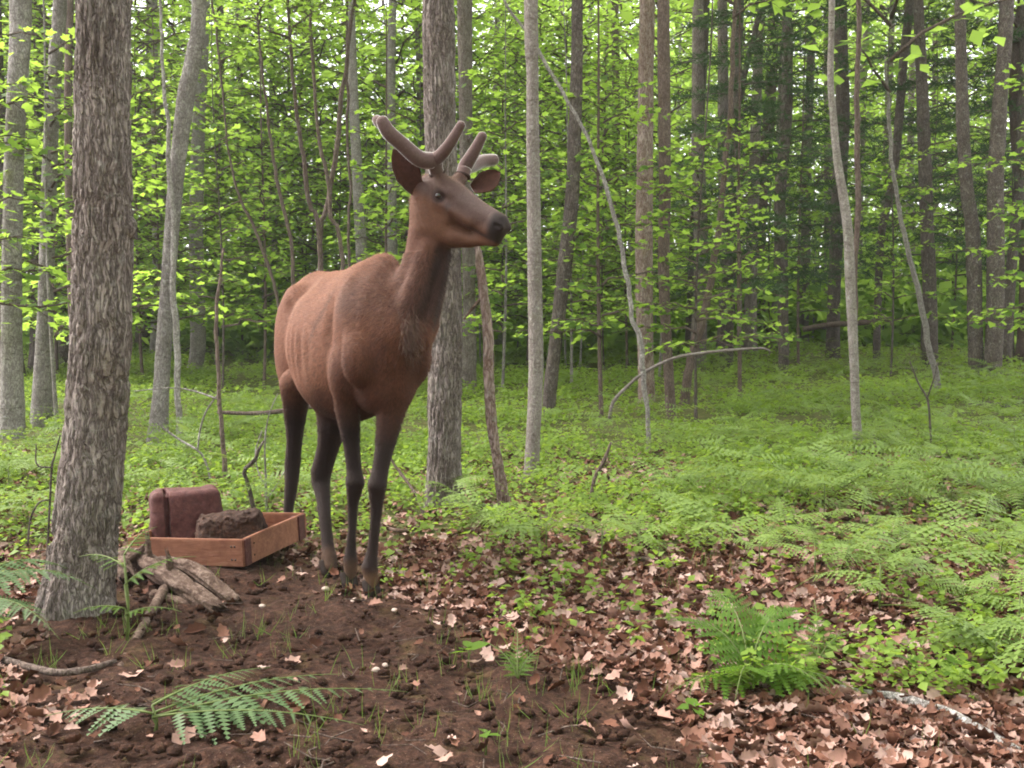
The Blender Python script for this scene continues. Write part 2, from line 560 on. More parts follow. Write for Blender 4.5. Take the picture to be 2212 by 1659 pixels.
def tube(path, rad, nseg=10, cap=True, ang0=0.0):
    """path (n,3), rad (n,) -> verts, [quads, tris]"""
    P = np.asarray(path, float)
    n = len(P)
    T = np.gradient(P, axis=0)
    T /= np.linalg.norm(T, axis=1)[:, None] + 1e-12
    ref = np.array([0, 1.0, 0]) if abs(T[0][1]) < 0.8 else np.array([1.0, 0, 0])
    U = np.zeros_like(P)
    u = np.cross(ref, T[0])
    for i in range(n):
        u = u - T[i] * np.dot(u, T[i])
        u /= np.linalg.norm(u) + 1e-12
        U[i] = u
    V = np.cross(T, U)
    a = np.linspace(0, 2 * math.pi, nseg, endpoint=False) + ang0
    rad = np.asarray(rad, float)
    rr = rad[:, None] if rad.ndim == 1 else rad
    verts = P[:, None, :] + (U[:, None, :] * np.cos(a)[None, :, None] + V[:, None, :] * np.sin(a)[None, :, None]) * rr[:, :, None]
    verts = verts.reshape(-1, 3)
    i = np.arange(n - 1)[:, None] * nseg
    j = np.arange(nseg)[None, :]
    j2 = (j + 1) % nseg
    q = np.stack([i + j, i + j2, i + nseg + j2, i + nseg + j], -1).reshape(-1, 4)
    tri = np.zeros((0, 3), int)
    if cap:
        verts = np.vstack([verts, P[0], P[-1]])
        c0, c1 = n * nseg, n * nseg + 1
        jj = np.arange(nseg)
        jn = (jj + 1) % nseg
        tri = np.vstack([np.stack([np.full(nseg, c0), jn, jj], 1), np.stack([np.full(nseg, c1), (n - 1) * nseg + jj, (n - 1) * nseg + jn], 1)])
    return verts, [q, tri]

def merge(parts):
    vs, qs, ts, off = [], [], [], 0
    for v, (q, t) in parts:
        vs.append(v)
        qs.append(q + off)
        ts.append(t + off)
        off += len(v)
    return np.vstack(vs), [np.vstack(qs), np.vstack(ts)]

def cellnoise(u, v, per, seed):
    """plates on an unrolled trunk: u in cells (periodic), v in cells; returns F2-F1"""
    iu, iv = np.floor(u), np.floor(v)
    f1 = np.full(u.shape, 9.0)
    f2 = np.full(u.shape, 9.0)
    for a in (-1, 0, 1):
        for b in (-1, 0, 1):
            cu, cv = iu + a, iv + b
            hu = _hash(np.mod(cu, per), cv, cu * 0, seed)
            hv = _hash(np.mod(cu, per), cv, cu * 0, seed + 7)
            d = np.hypot(cu + hu - u, cv + hv - v)
            nf1 = np.minimum(f1, d)
            f2 = np.where(d < f1, f1, np.minimum(f2, d))
            f1 = nf1
    return f2 - f1

rng = np.random.default_rng(7)

def trunk_mesh(name, path, rad, mat, nseg=16, amp=0.0, cw=0.022, ch=0.075, seed=0, lump=0.04):
    n = len(path)
    rad = np.asarray(rad)
    a = np.linspace(0, 2 * math.pi, nseg, endpoint=False)
    A, Zs = np.meshgrid(a, np.concatenate([[0], np.cumsum(np.linalg.norm(np.diff(path, axis=0), axis=1))]))
    rr = np.repeat(rad[:, None], nseg, 1)
    rr = rr * (1 + lump * vn3(np.cos(A) * 1.2, np.sin(A) * 1.2, Zs * 2.2, seed) + 0.5 * lump * vn3(np.cos(A) * 2.4, np.sin(A) * 2.4, Zs * 7, seed + 1))
    if amp > 0:
        R0 = float(np.median(rad))
        cx, sy = np.cos(A) * R0, np.sin(A) * R0
        wx = 0.35 * vn3(cx / 0.05, sy / 0.05, Zs / 0.10, seed + 2)
        n1 = vn3(cx / cw + wx, sy / cw + wx, Zs / ch, seed + 4)
        n2 = vn3(cx / cw * 2.1 + wx, sy / cw * 2.1, Zs / ch * 2.6, seed + 6)
        n3 = vn3(cx / 0.007, sy / 0.007, Zs / 0.010, seed + 8)
        big = 0.75 + 0.45 * vn3(cx / 0.12, sy / 0.12, Zs / 0.22, seed + 9)
        rr = rr + amp * big * (sstep(0.0, 0.42, np.abs(n1)) * (0.75 + 0.5 * sstep(0.0, 0.4, np.abs(n2))) - 0.75 + 0.22 * n3)
    v, f = tube(path, rr, nseg)
    return mesh_from(name, v, f, mat, True)

# ---- leaves
LEAF2 = (np.array([(0, 0, 0), (0.42, 0.36, 0.07), (1, 0, -0.06), (0.42, -0.36, 0.07)]), np.array([(0, 2, 1), (0, 3, 2)]))
_mo = [(0, 0), (0.10, 0.40), (0.36, 0.30), (0.56, 0.54), (0.63, 0.22), (1.0, 0.0), (0.63, -0.22), (0.56, -0.54), (0.36, -0.30), (0.10, -0.40)]
LEAF10 = (np.array([(0.36, 0, -0.03)] + [(a, b, 0.10 * abs(b) - 0.10 * a * a) for a, b in _mo]), np.array([(0, 1 + (i + 1) % 10, 1 + i) for i in range(10)]))
LEAF6 = (np.array([(0, 0, 0), (0.22, 0.27, 0.05), (0.62, 0.27, 0.03), (1, 0, -0.10), (0.62, -0.27, 0.03), (0.22, -0.27, 0.05), (0.5, 0, -0.02)]), np.array([(6, 1, 0), (6, 2, 1), (6, 3, 2), (6, 4, 3), (6, 5, 4), (6, 0, 5)]))

def leaves(P, D, N, L, tmpl, tint=None):
    """instanced leaf templates made real: P positions, D directions, N normals, L lengths"""
    V, F = tmpl
    D = D - N * np.sum(D * N, 1)[:, None]
    D /= np.linalg.norm(D, axis=1)[:, None] + 1e-9
    S = np.cross(N, D)
    v = P[:, None, :] + L[:, None, None] * (D[:, None, :] * V[None, :, 0:1] + S[:, None, :] * V[None, :, 1:2] + N[:, None, :] * V[None, :, 2:3])
    n = len(P)
    f = (F[None] + (np.arange(n) * len(V))[:, None, None]).reshape(-1, 3)
    if tint is None:
        tint = rng.random(n)
    return v.reshape(-1, 3), f, np.repeat(tint, len(F))

def unit(v):
    return v / (np.linalg.norm(v, axis=-1, keepdims=True) + 1e-9)

def crown_variant(name, seed, h, z0, rad, nb, llen, tmpl, mat, up=0.35, step=0.055, cone=0.5, tw=0.38, wood='bark_brown', flat=0.42):
    r = np.random.default_rng(seed)
    P, D, N, L, br = [], [], [], [], []
    for b in range(nb):
        t = (b + r.random()) / nb
        z = z0 + (h - z0) * t
        az = b * 2.399 + r.normal() * 0.5
        ln = rad * (1 - cone * t) * r.uniform(0.55, 1.1)
        u0 = up * r.uniform(0.5, 1.5) + 0.5 * t
        k = 7
        s = np.linspace(0, 1, k)
        path = np.stack([np.cos(az) * s * ln, np.sin(az) * s * ln, z + ln * (u0 * s - 0.45 * u0 * s * s - 0.10 * s ** 2)], 1)
        path[1:] += r.normal(0, 0.035 * ln, (k - 1, 3)) * np.array([1, 1, 0.5])
        br.append(tube(path, np.linspace(0.010 + 0.006 * ln, 0.003, k), 5))
        for i in range(1, k):
            for sd_ in (-1, 1):
                a2 = az + sd_ * r.uniform(0.6, 1.2)
                tl = tw * ln * r.uniform(0.5, 1.2) * (1.15 - 0.6 * s[i])
                m = max(2, int(tl / step))
                ss = np.linspace(0.12, 1, m)[:, None]
                d = np.array([math.cos(a2), math.sin(a2), r.normal() * 0.18])
                p = path[i] + ss * tl * d + np.array([0, 0, -0.12]) * tl * ss ** 2
                p = p + r.normal(0, 0.02, p.shape)
                aa = a2 + r.normal(0, 0.9, m)
                P.append(p)
                D.append(np.stack([np.cos(aa), np.sin(aa), r.normal(-0.25, 0.25, m)], 1))
                N.append(unit(np.stack([r.normal(0, flat, m), r.normal(0, flat, m), np.ones(m)], 1)))
                L.append(llen * r.uniform(0.45, 1.35, m))
                br.append(tube(np.array([path[i], path[i] + 0.5 * tl * d, path[i] + tl * d + np.array([0, 0, -0.12 * tl])]), [0.004, 0.003, 0.0015], 3, False))
    P, D, N, L = map(np.concatenate, (P, D, N, L))
    v, f, tint = leaves(P, D, N, L, tmpl, np.clip(r.normal(0.5, 0.28, len(P)), 0, 1))
    crown = mesh_from(name + '_crown', v, f, mat, False, {'tint': tint})
    bv, bf = merge(br)
    limbs = mesh_from(name + '_limbs', bv, bf, M[wood], True)
    return crown, limbs, len(P)

NEARV = [crown_variant('sapling', 100 + i, 3.6 + 0.5 * i, 0.9, 1.15 + 0.1 * (i % 3), 26, 0.095, LEAF10, M['leaf'], up=0.25, step=0.075) for i in range(3)]
UNDER = [crown_variant('understory', 200 + i, 5.5 + 0.6 * (i % 3), 0.7, 1.5 + 0.15 * (i % 3), 40, 0.095, LEAF2, M['leaf'], up=0.3, step=0.056) for i in range(4)]
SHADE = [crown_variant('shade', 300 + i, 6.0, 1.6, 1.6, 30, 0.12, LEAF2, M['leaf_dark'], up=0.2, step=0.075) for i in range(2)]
CANOPY = [crown_variant('canopy', 400 + i, 6.5, 0.3, 2.1, 24, 0.17, LEAF2, M['leaf_far'], up=0.55, step=0.12, cone=0.4) for i in range(3)]
print('leaf counts', [c[2] for c in NEARV + UNDER + SHADE + CANOPY])

def attach_crown(root, var, z, sc=1.0, rz=None, off=(0, 0), sz=None):
    rz = rng.uniform(0, 6.28) if rz is None else rz
    for nm, me in (('crown', var[0]), ('limb', var[1])):
        obj(nm, me, root, (off[0], off[1], z), (0, 0, rz), (sc, sc, sz or sc))

# ------------------------------------------------------------------ trees placed from the photograph
def placed_tree(name, label, mat, pts, Y=None, height=11.0, nseg=18, dz=0.08, amp=0.0, cw=0.022, ch=0.075, crown=True,
                seed=0, cat='tree', flare=1.4, group='trees of the woodland', lump=0.04, crown_z=None, crown_var=None, knots=()):
    """pts: (px, py, width_px) from base upwards, the first one on the ground"""
    if Y is None:
        b = ground_at(pts[0][0], pts[0][1])
        Y = b[1]
    P = [W(p[0], p[1], Y) for p in pts]
    base = P[0].copy()
    base[2] = Gs(base[0], base[1])
    rd = [p[2] * 0.5 * Y / FPX for p in pts]
    P[0] = base
    top = P[-1]
    d = unit(P[-1] - P[-2])
    if height > top[2] + 0.5:
        for q in (0.35, 0.7, 1.0):
            e = top + (height - top[2]) * q * np.array([d[0] * 0.5, rng.normal() * 0.02, 1.0])
            P.append(e)
            rd.append(rd[len(pts) - 1] * (1 - 0.75 * q) + 0.006)
    P = [base - np.array([0, 0, 0.12])] + P
    rd = [rd[0] * flare] + rd
    rd[1] *= 1 + (flare - 1) * 0.5
    A = np.hstack([np.array(P), np.array(rd)[:, None]])
    ln = np.sum(np.linalg.norm(np.diff(A[:, :3], axis=0), axis=1))
    S = smooth_path(A, max(8, int(ln / dz)))
    if dz < 0.03:                                      # keep rings fine only where the photograph looks
        zc = top[2] + 0.4
        low = S[S[:, 2] < zc]
        hi = S[S[:, 2] >= zc][::8]
        S = np.vstack([low, hi])
    if name.startswith(('slender', 'leaning_tree', 'sapling')):
        q = np.clip((S[:, 2] - base[2]) * 3, 0, 1) * np.minimum(0.012, 1.2 * S[:, 3])
        S[:, 0] += q * (vn3(S[:, 2] * 4, 0, 0, seed + 50) + 0.6 * vn3(S[:, 2] * 11, 0, 0, seed + 51))
    root = empty(name, base, label, cat, group)
    rr = np.maximum(S[:, 3], 0.004)
    me = trunk_mesh('trunk', S[:, :3] - base, rr, M[mat], nseg, amp, cw, ch, seed, lump)
    obj('trunk', me, root)
    for (kx, ky, kr) in knots:
        kp = W(kx, ky, Y)
        add_knot(root, kp - base, kr, M[mat])
    if crown:
        cz = crown_z if crown_z is not None else max(top[2] + 1.0, height * 0.45)
        i = int(np.argmin(np.abs(S[:, 2] - base[2] - cz)))
        off = S[i, :2] - base[:2]
        small = Y < 12.5 and name in ('slender_tree', 'leaning_tree', 'pale_slender_tree')
        v = crown_var or (NEARV[seed % 3] if small else CANOPY[seed % len(CANOPY)])
        attach_crown(root, v, cz - (0.5 if small else 0), (0.55 if small else 0.9) + 0.3 * rng.random(), off=off)
    return root, Y, S

def add_knot(root, p, r, mat):
    """a burl: squashed lumpy ball grown into the bark"""
    u = np.linspace(0, math.pi, 9)
    v = np.linspace(0, 2 * math.pi, 12, endpoint=False)
    path = np.stack([np.zeros(9), np.zeros(9), -np.cos(u) * r * 1.5], 1) + p
    rad = np.sin(u)[:, None] * r * (1 + 0.25 * vn3(np.cos(v)[None] * 2, np.sin(v)[None] * 2, u[:, None] * 2, int(r * 999)))
    vv, f = tube(path, rad + 0.001, 12)
    obj('burl', mesh_from('burl', vv, f, mat), root)

T = placed_tree
# the big fissured tree beside the tray
BIG, BIGY, BIGS = T('fissured_tree', 'thick dark trunk with deeply fissured bark beside the wooden tray', 'bark_rough',
    [(166, 1352, 150), (180, 1200, 136), (203, 950, 130), (219, 700, 124), (222, 480, 118), (221, 200, 112), (223, 0, 110)], Y=3.93, height=11, nseg=180, dz=0.007, amp=0.014,
    cw=0.020, ch=0.15, seed=1, flare=1.25, crown_z=5.0, lump=0.03, knots=((278, 492, 0.030), (262, 590, 0.02), (232, 905, 0.02)))
T('maple_tree', 'pale grey trunk at the far left edge of the picture', 'bark_grey',
    [(27, 945, 46), (25, 700, 43), (30, 350, 40), (38, 180, 42), (45, 0, 44)], nseg=40, dz=0.025, amp=0.004, seed=2, crown_z=5.2)
T('maple_tree', 'grey trunk between the pale trunk at the left edge and the big fissured trunk', 'bark_grey',
    [(90, 922, 42), (97, 700, 34), (108, 350, 31), (120, 130, 29), (130, 0, 28)], nseg=36, dz=0.025, amp=0.0035, seed=3, crown_z=5.2)
T('dark_tree', 'thin brown trunk just behind the left side of the big fissured trunk', 'bark_brown',
    [(163, 800, 17), (155, 640, 17), (149, 420, 16), (147, 200, 16), (151, 0, 16)], Y=15, seed=4)
T('leaning_maple', 'grey trunk with dark knots leaning to the left, right of the fissured trunk', 'bark_grey',
    [(340, 958, 40), (347, 860, 36), (354, 740, 33), (364, 600, 31), (379, 400, 32), (400, 220, 36), (420, 110, 33), (431, 0, 31)], nseg=36, dz=0.025, amp=0.003, seed=5, crown_z=5.0,
    knots=((400, 218, 0.03), (395, 240, 0.025), (386, 285, 0.02), (366, 428, 0.022), (418, 78, 0.02)))
T('slender_tree', 'slim grey stem crossing in front of the knotted leaning trunk', 'bark_grey',
    [(388, 962, 13), (386, 860, 13), (381, 720, 14), (374, 600, 12), (376, 510, 11), (367, 390, 10), (364, 300, 9), (352, 110, 7), (345, 0, 6)], seed=6, height=6, crown_z=4.2)
T('maple_tree', 'straight grey trunk with a swollen crooked foot behind the knotted leaning trunk', 'bark_grey',
    [(420, 806, 27), (428, 745, 33), (426, 640, 32), (424, 450, 29), (430, 250, 28), (440, 0, 26)], seed=7, nseg=24, amp=0.004, dz=0.05)
T('maple_tree', 'dim grey trunk in the leaves between the fissured trunk and the knotted leaning trunk', 'bark_grey',
    [(334, 765, 19), (340, 600, 21), (338, 300, 21), (332, 100, 20), (330, 0, 19)], Y=22, seed=8)
# middle
T('main_tree', 'thick grey trunk directly behind the elk, rough below and speckled smooth above', 'bark_rough',
    [(957, 1098, 80), (959, 1000, 74), (961, 850, 72), (962, 700, 70), (957, 500, 70), (952, 250, 68), (947, 0, 66)], nseg=120, dz=0.011, amp=0.010, cw=0.020, ch=0.16, seed=9, flare=1.2, crown_z=5.0,
    knots=((944, 590, 0.018), (1012, 300, 0.014)))
T('maple_tree', 'greyish brown trunk close behind the right side of the thick trunk behind the elk', 'bark_rough',
    [(1012, 846, 30), (1014, 700, 29), (1011, 500, 28), (1006, 250, 29), (1004, 0, 32)], seed=10, nseg=24, amp=0.006, dz=0.05, cw=0.04, ch=0.12)
STUB, STUBY, _s = T('dead_snag', 'dead broken off snag leaning below the elk head, bark peeling at its foot', 'bark_red',
    [(1092, 1105, 25), (1075, 1000, 23), (1063, 920, 24), (1056, 820, 23), (1054, 718, 24), (1045, 640, 21), (1035, 560, 18), (1030, 525, 12)], nseg=40, dz=0.012, amp=0.006, cw=0.018, ch=0.10,
    height=0, crown=False, seed=11, cat='dead tree')
T('birch_tree', 'pale birch like trunk standing alone to the right of the elk muzzle', 'bark_pale',
    [(1147, 1034, 30), (1151, 960, 32), (1158, 800, 32), (1156, 640, 32), (1154, 520, 30), (1151, 300, 28), (1150, 150, 26), (1147, 0, 30)], nseg=48, dz=0.02, amp=0.0015, seed=12, crown_z=5.0,
    knots=((1160, 98, 0.012), (1163, 305, 0.013), (1142, 440, 0.008), (1158, 505, 0.01)))
T('slender_tree', 'slim crooked pale stem arching up to the left across the birch like trunk', 'bark_grey',
    [(1401, 978, 9), (1398, 893, 10), (1390, 805, 12), (1382, 732, 12), (1364, 690, 10), (1355, 602, 10), (1338, 508, 9), (1315, 420, 9), (1290, 350, 8), (1240, 240, 7), (1180, 140, 8), (1137, 70, 7), (1088, 0, 6)], seed=13, height=4.6, crown_z=4.1, dz=0.04)
T('dark_tree', 'dark trunk leaning left at its foot, right of the birch like trunk', 'bark_dark',
    [(1184, 908, 25), (1191, 820, 29), (1207, 680, 29), (1224, 540, 32), (1236, 420, 30), (1241, 300, 28), (1246, 150, 26), (1247, 0, 24)], seed=14, nseg=28, amp=0.004, dz=0.04)
T('dark_tree', 'dim trunk in the leaves above and right of the dark leaning trunk', 'bark_brown',
    [(1334, 770, 16), (1332, 400, 17), (1330, 150, 17), (1328, 0, 16)], Y=26, seed=15)
T('patchy_tree', 'trunk with red brown patches behind the slim crooked stem', 'bark_red',
    [(1397, 872, 32), (1394, 760, 34), (1391, 620, 38), (1392, 430, 36), (1395, 200, 33), (1398, 0, 32)], seed=16, nseg=28, amp=0.005, dz=0.04, cw=0.04, ch=0.1)
T('dark_tree', 'brown trunk just right of the trunk with red brown patches', 'bark_brown',
    [(1450, 902, 20), (1442, 760, 22), (1434, 600, 24), (1436, 400, 26), (1434, 150, 27), (1433, 0, 26)], seed=17, nseg=24)
T('dark_tree', 'dark trunk standing behind the forked leaning stem, above the arched dead branch', 'bark_dark',
    [(1494, 770, 26), (1497, 620, 26), (1502, 500, 24), (1510, 300, 20), (1520, 120, 18), (1525, 0, 16)], Y=21, seed=18, nseg=20)
T('leaning_tree', 'slim forked stem leaning right behind the arched dead branch', 'bark_brown',
    [(1478, 873, 20), (1490, 790, 19), (1505, 730, 22), (1520, 690, 18), (1536, 600, 16), (1550, 508, 14), (1560, 420, 12), (1572, 300, 11)], seed=19, nseg=18, height=5.5, crown_z=4.0)
T('dark_tree', 'dark trunk forking near the top left of the bright sky gap', 'bark_dark',
    [(1566, 772, 22), (1574, 600, 21), (1585, 400, 22), (1590, 220, 21), (1597, 0, 20)], Y=19, seed=20, nseg=20)
T('leaning_tree', 'slim dark stem slanting right in front of the bright sky gap', 'bark_dark',
    [(1577, 720, 12), (1585, 420, 15), (1592, 260, 15), (1605, 175, 13), (1626, 87, 12), (1645, 0, 11)], Y=18, seed=21, height=8, crown_z=7.0)
T('dark_tree', 'grey brown trunk tilted right, left of the dark pine boughs', 'bark_brown',
    [(1652, 770, 26), (1640, 560, 24), (1650, 380, 27), (1665, 200, 24), (1672, 0, 22)], Y=24, seed=22)
T('dark_tree', 'dark trunk under the dark pine boughs', 'bark_dark',
    [(1694, 806, 20), (1690, 640, 22), (1684, 450, 24), (1698, 260, 25), (1701, 100, 22), (1700, 0, 20)], seed=23, nseg=20)
T('pale_slender_tree', 'slim pale curved trunk at right with knots, standing alone in the green', 'bark_pale',
    [(1855, 980, 19), (1848, 880, 19), (1845, 780, 20), (1838, 640, 22), (1832, 510, 21), (1824, 440, 20), (1808, 340, 17), (1799, 240, 15), (1794, 170, 14), (1796, 60, 13), (1797, 0, 13)], nseg=32, dz=0.025, amp=0.0015, seed=24, crown_z=4.8,
    knots=((1793, 62, 0.01), (1808, 290, 0.011), (1828, 500, 0.011), (1846, 720, 0.010), (1842, 610, 0.010), (1842, 660, 0.009)))
T('dark_tree', 'thick dark trunk behind the slim pale curved trunk', 'bark_dark',
    [(1799, 748, 26), (1803, 600, 27), (1812, 420, 30), (1820, 250, 30), (1817, 100, 27), (1816, 0, 26)], Y=19, seed=25, nseg=24)
T('slender_tree', 'thin reddish stem rising beside the slim pale curved trunk', 'bark_brown',
    [(1852, 830, 10), (1848, 520, 12), (1856, 420, 12), (1851, 300, 12), (1852, 120, 11), (1853, 0, 10)], Y=9.6, seed=26, height=6, crown_z=4.6)
T('dark_tree', 'slim dark trunk leaning right, between the pale curved trunk and the twin trunks', 'bark_dark',
    [(1893, 765, 13), (1902, 525, 16), (1923, 420, 17), (1937, 315, 18), (1951, 140, 18), (1965, 0, 18)], Y=18, seed=27)
T('dark_tree', 'dark straight trunk behind the thin leaning grey stem at right', 'bark_dark',
    [(2010, 792, 28), (2008, 640, 30), (2002, 480, 28), (1998, 350, 28), (1990, 150, 24), (1984, 0, 20)], seed=28, nseg=24, amp=0.004, dz=0.05)
T('leaning_tree', 'thin grey stem leaning left in front of the dark straight trunk at right', 'bark_grey',
    [(2030, 855, 13), (2017, 790, 14), (2004, 736, 13), (1983, 630, 12), (1969, 567, 11), (1955, 508, 10), (1941, 437, 9), (1927, 350, 8)], seed=29, height=4.2, crown_z=3.2)
T('twin_tree', 'left one of the two big brown trunks near the right edge', 'bark_twin',
    [(2109, 815, 28), (2106, 700, 31), (2102, 520, 31), (2088, 400, 27), (2079, 250, 26), (2076, 100, 23), (2074, 0, 22)], seed=30, nseg=36, amp=0.008, dz=0.035, cw=0.05, ch=0.14)
T('twin_tree', 'right one of the two big brown trunks near the right edge', 'bark_twin',
    [(2142, 818, 33), (2149, 700, 37), (2151, 520, 36), (2151, 380, 34), (2161, 210, 30), (2170, 100, 29), (2175, 0, 29)], seed=31, nseg=36, amp=0.008, dz=0.035, cw=0.05, ch=0.14)
T('dark_tree', 'dark leaning trunk cut by the right edge of the picture', 'bark_dark',
    [(2172, 760, 20), (2186, 560, 22), (2200, 420, 22), (2210, 200, 20), (2216, 0, 20)], Y=17, seed=32)
T('sapling', 'thin bare crooked sapling standing behind the mineral blocks', 'bark_brown',
    [(486, 1062, 10), (478, 910, 10), (469, 788, 9), (467, 665, 8), (472, 613, 7), (485, 536, 5)], seed=33, height=0, crown=False, cat='sapling', dz=0.04, nseg=10)

# slim stems fanning out behind the back of the elk
FAN = [
    ('far left stem of the fan of slim stems above the elk back', [(650, 800, 9), (632, 559, 8), (622, 493, 8), (609, 428, 8), (596, 365, 7), (580, 265, 6), (566, 150, 5), (556, 0, 4)]),
    ('stem bending left in the fan of slim stems above the elk back', [(700, 800, 10), (690, 504, 10), (672, 449, 10), (659, 375, 10), (648, 297, 9), (636, 218, 8), (630, 120, 7), (622, 0, 6)]),
    ('upright middle stem in the fan of slim stems above the elk back', [(745, 800, 9), (737, 533, 9), (716, 467, 9), (709, 389, 9), (690, 310, 8), (680, 218, 7), (672, 100, 7), (668, 0, 6)]),
    ('stem leaning right in the fan of slim stems above the elk back', [(690, 800, 11), (693, 507, 11), (701, 467, 11), (719, 375, 11), (727, 310, 11), (737, 218, 10), (752, 100, 8), (764, 0, 7)]),
    ('thinnest dark stem nearest the antlers in the fan of slim stems', [(760, 800, 6), (754, 500, 6), (758, 428, 6), (753, 350, 6), (751, 218, 6), (748, 100, 5), (750, 0, 5)]),
    ('slim stem left of the fan, leaning right over the rump of the elk', [(640, 800, 8), (600, 640, 7), (560, 520, 7), (530, 450, 6), (505, 380, 5), (490, 300, 4)]),
]
for i, (lb, pts) in enumerate(FAN):
    T('slender_tree', lb, 'bark_brown', pts, Y=11.5 + 0.5 * i, seed=40 + i, height=6.5, nseg=8, dz=0.1, crown_z=4.0, crown_var=UNDER[i % 4] if i < 4 else SHADE[0], group='fan of slim stems behind the elk')

# ------------------------------------------------------------------ woodland behind: trunks with crowns, leafy saplings
def straight_trunk(seed, h, r0, mat):
    r = np.random.default_rng(seed)
    n = 26
    z = np.linspace(-0.15, h, n)
    p = np.stack([0.05 * h * (vn2(z * 0.25, z * 0 + seed, 1)) * np.clip(z / h, 0, 1), 0.05 * h * vn2(z * 0.25, z * 0 + seed + 9, 2) * np.clip(z / h, 0, 1), z], 1)
    rad = r0 * (1 - 0.72 * np.clip(z, 0, h) / h) * (1 + 0.35 * np.exp(-np.clip(z + 0.15, 0, 9) * 4))
    v, f = tube(p, rad, 9)
    return mesh_from('trunk', v, f, M[mat], True)

TR_DARK = [straight_trunk(500 + i, 13, 0.17 - 0.02 * i, ['bark_dark', 'bark_brown', 'bark_rough', 'bark_grey'][i % 4]) for i in range(4)]
TR_SAP = [straight_trunk(520 + i, 5.5, 0.024 - 0.004 * i, ['bark_brown', 'bark_grey', 'bark_dark'][i]) for i in range(3)]

LM = [(28, 'the left edge trunk'), (105, 'the second trunk'), (220, 'the fissured trunk'), (385, 'the knotted trunk'), (430, 'the crooked trunk'), (475, 'the bare sapling'), (605, 'the elk rump'),
      (690, 'the slim stem fan'), (825, 'the elk withers'), (955, 'the thick trunk'), (1045, 'the snag'), (1152, 'the birch'), (1225, 'the dark leaner'), (1330, 'the dim trunk'),
      (1393, 'the patchy trunk'), (1437, 'the brown trunk'), (1540, 'the forked stem'), (1590, 'the forking trunk'), (1690, 'the pine boughs'), (1835, 'the pale trunk'), (1925, 'the slim leaner'), (2003, 'the straight trunk'), (2100, 'the left twin trunk'), (2152, 'the right twin trunk')]
USED = {}
def between(px):
    k = sum(1 for a, _ in LM if a < px)
    if k == 0:
        return 'left of ' + LM[0][1]
    if k == len(LM):
        return 'right of ' + LM[-1][1]
    return 'between ' + LM[k - 1][1] + ' and ' + LM[k][1]
ORD = ['nearest', 'second', 'third', 'fourth', 'fifth', 'sixth', 'seventh', 'eighth', 'ninth', 'tenth', 'eleventh', 'twelfth', 'thirteenth', 'fourteenth']
def lab(noun, px):
    k = (noun, between(px))
    i = USED.get(k, 0)
    USED[k] = i + 1
    return ORD[min(i, 13)] + ' ' + noun + ' ' + k[1]

def wood_tree(x, y, tr, cv, cz, sc, label, group, name='woodland_tree', cat='tree'):
    root = empty(name, (x, y, Gs(x, y)), label, cat, group, rng.uniform(0, 6.28))
    obj('trunk', tr, root)
    attach_crown(root, cv, cz, sc)
    return root

def xs_at(px, Y):
    return (px - IW / 2) / FPX * Y

r2 = np.random.default_rng(33)
# leafy saplings of the middle distance, placed where the photograph shows their sprays
SPR = [(-40, 9.5, 0, 1.0), (120, 10.8, 1, 0.9), (270, 12.5, 2, 0.9), (480, 15.0, 2, 1.0), (570, 16.0, 0, 1.0), (830, 15.0, 0, 1.0), (900, 17.0, 1, 1.1), (1085, 14.5, 2, 0.9), (1235, 15.5, 0, 0.9),
       (1300, 11.6, 1, 0.85), (1505, 11.2, 0, 0.8), (1600, 13.0, 2, 0.7), (1425, 16.5, 1, 0.9), (1725, 17.5, 0, 0.9), (1925, 15.5, 1, 0.75), (2250, 12.0, 1, 0.9)]
SPR.sort(key=lambda q: q[1])
for i, (px, Y, k, sz) in enumerate(SPR):
    wood_tree(xs_at(px, Y), Y, TR_SAP[i % 3], NEARV[k], 0.0, sz, lab('bright leafy maple sapling', px), 'young maple saplings', 'maple_sapling', 'sapling')
# denser leafy understory further back
for i in range(100):
    Y = 21.5 + 24 * (i / 100.0) ** 1.1
    px = ((i * 0.61803) % 1.0) * 2700 - 250
    right = px > 1500
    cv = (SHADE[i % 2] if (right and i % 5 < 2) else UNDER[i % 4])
    sc = r2.uniform(1.15, 1.9)
    wood_tree(xs_at(px, Y), Y, TR_SAP[i % 3], cv, 0.0, sc, lab('small leafy tree', px), 'leafy understory trees', 'understory_tree', 'tree')
for i in range(34):
    px = ((i * 0.61803 + 0.31) % 1.0) * 1480 - 120
    Y = 16.5 + 7.5 * ((i * 0.381966) % 1.0)
    wood_tree(xs_at(px, Y), Y, TR_SAP[i % 3], UNDER[(i + 1) % 4], 0.0, r2.uniform(0.9, 1.45), lab('small leafy bush tree', px), 'leafy understory trees', 'understory_tree', 'tree')
# tall trees of the background
for i in range(86):
    Y = 17 + 34 * (i / 86.0)
    px = ((i * 0.7548776662 + 0.13) % 1.0) * 2900 - 350
    wood_tree(xs_at(px, Y), Y, TR_DARK[i % 4], CANOPY[i % 3], r2.uniform(4.0, 7.5), r2.uniform(0.9, 1.4), lab('tall background tree', px), 'tall trees of the background wood')

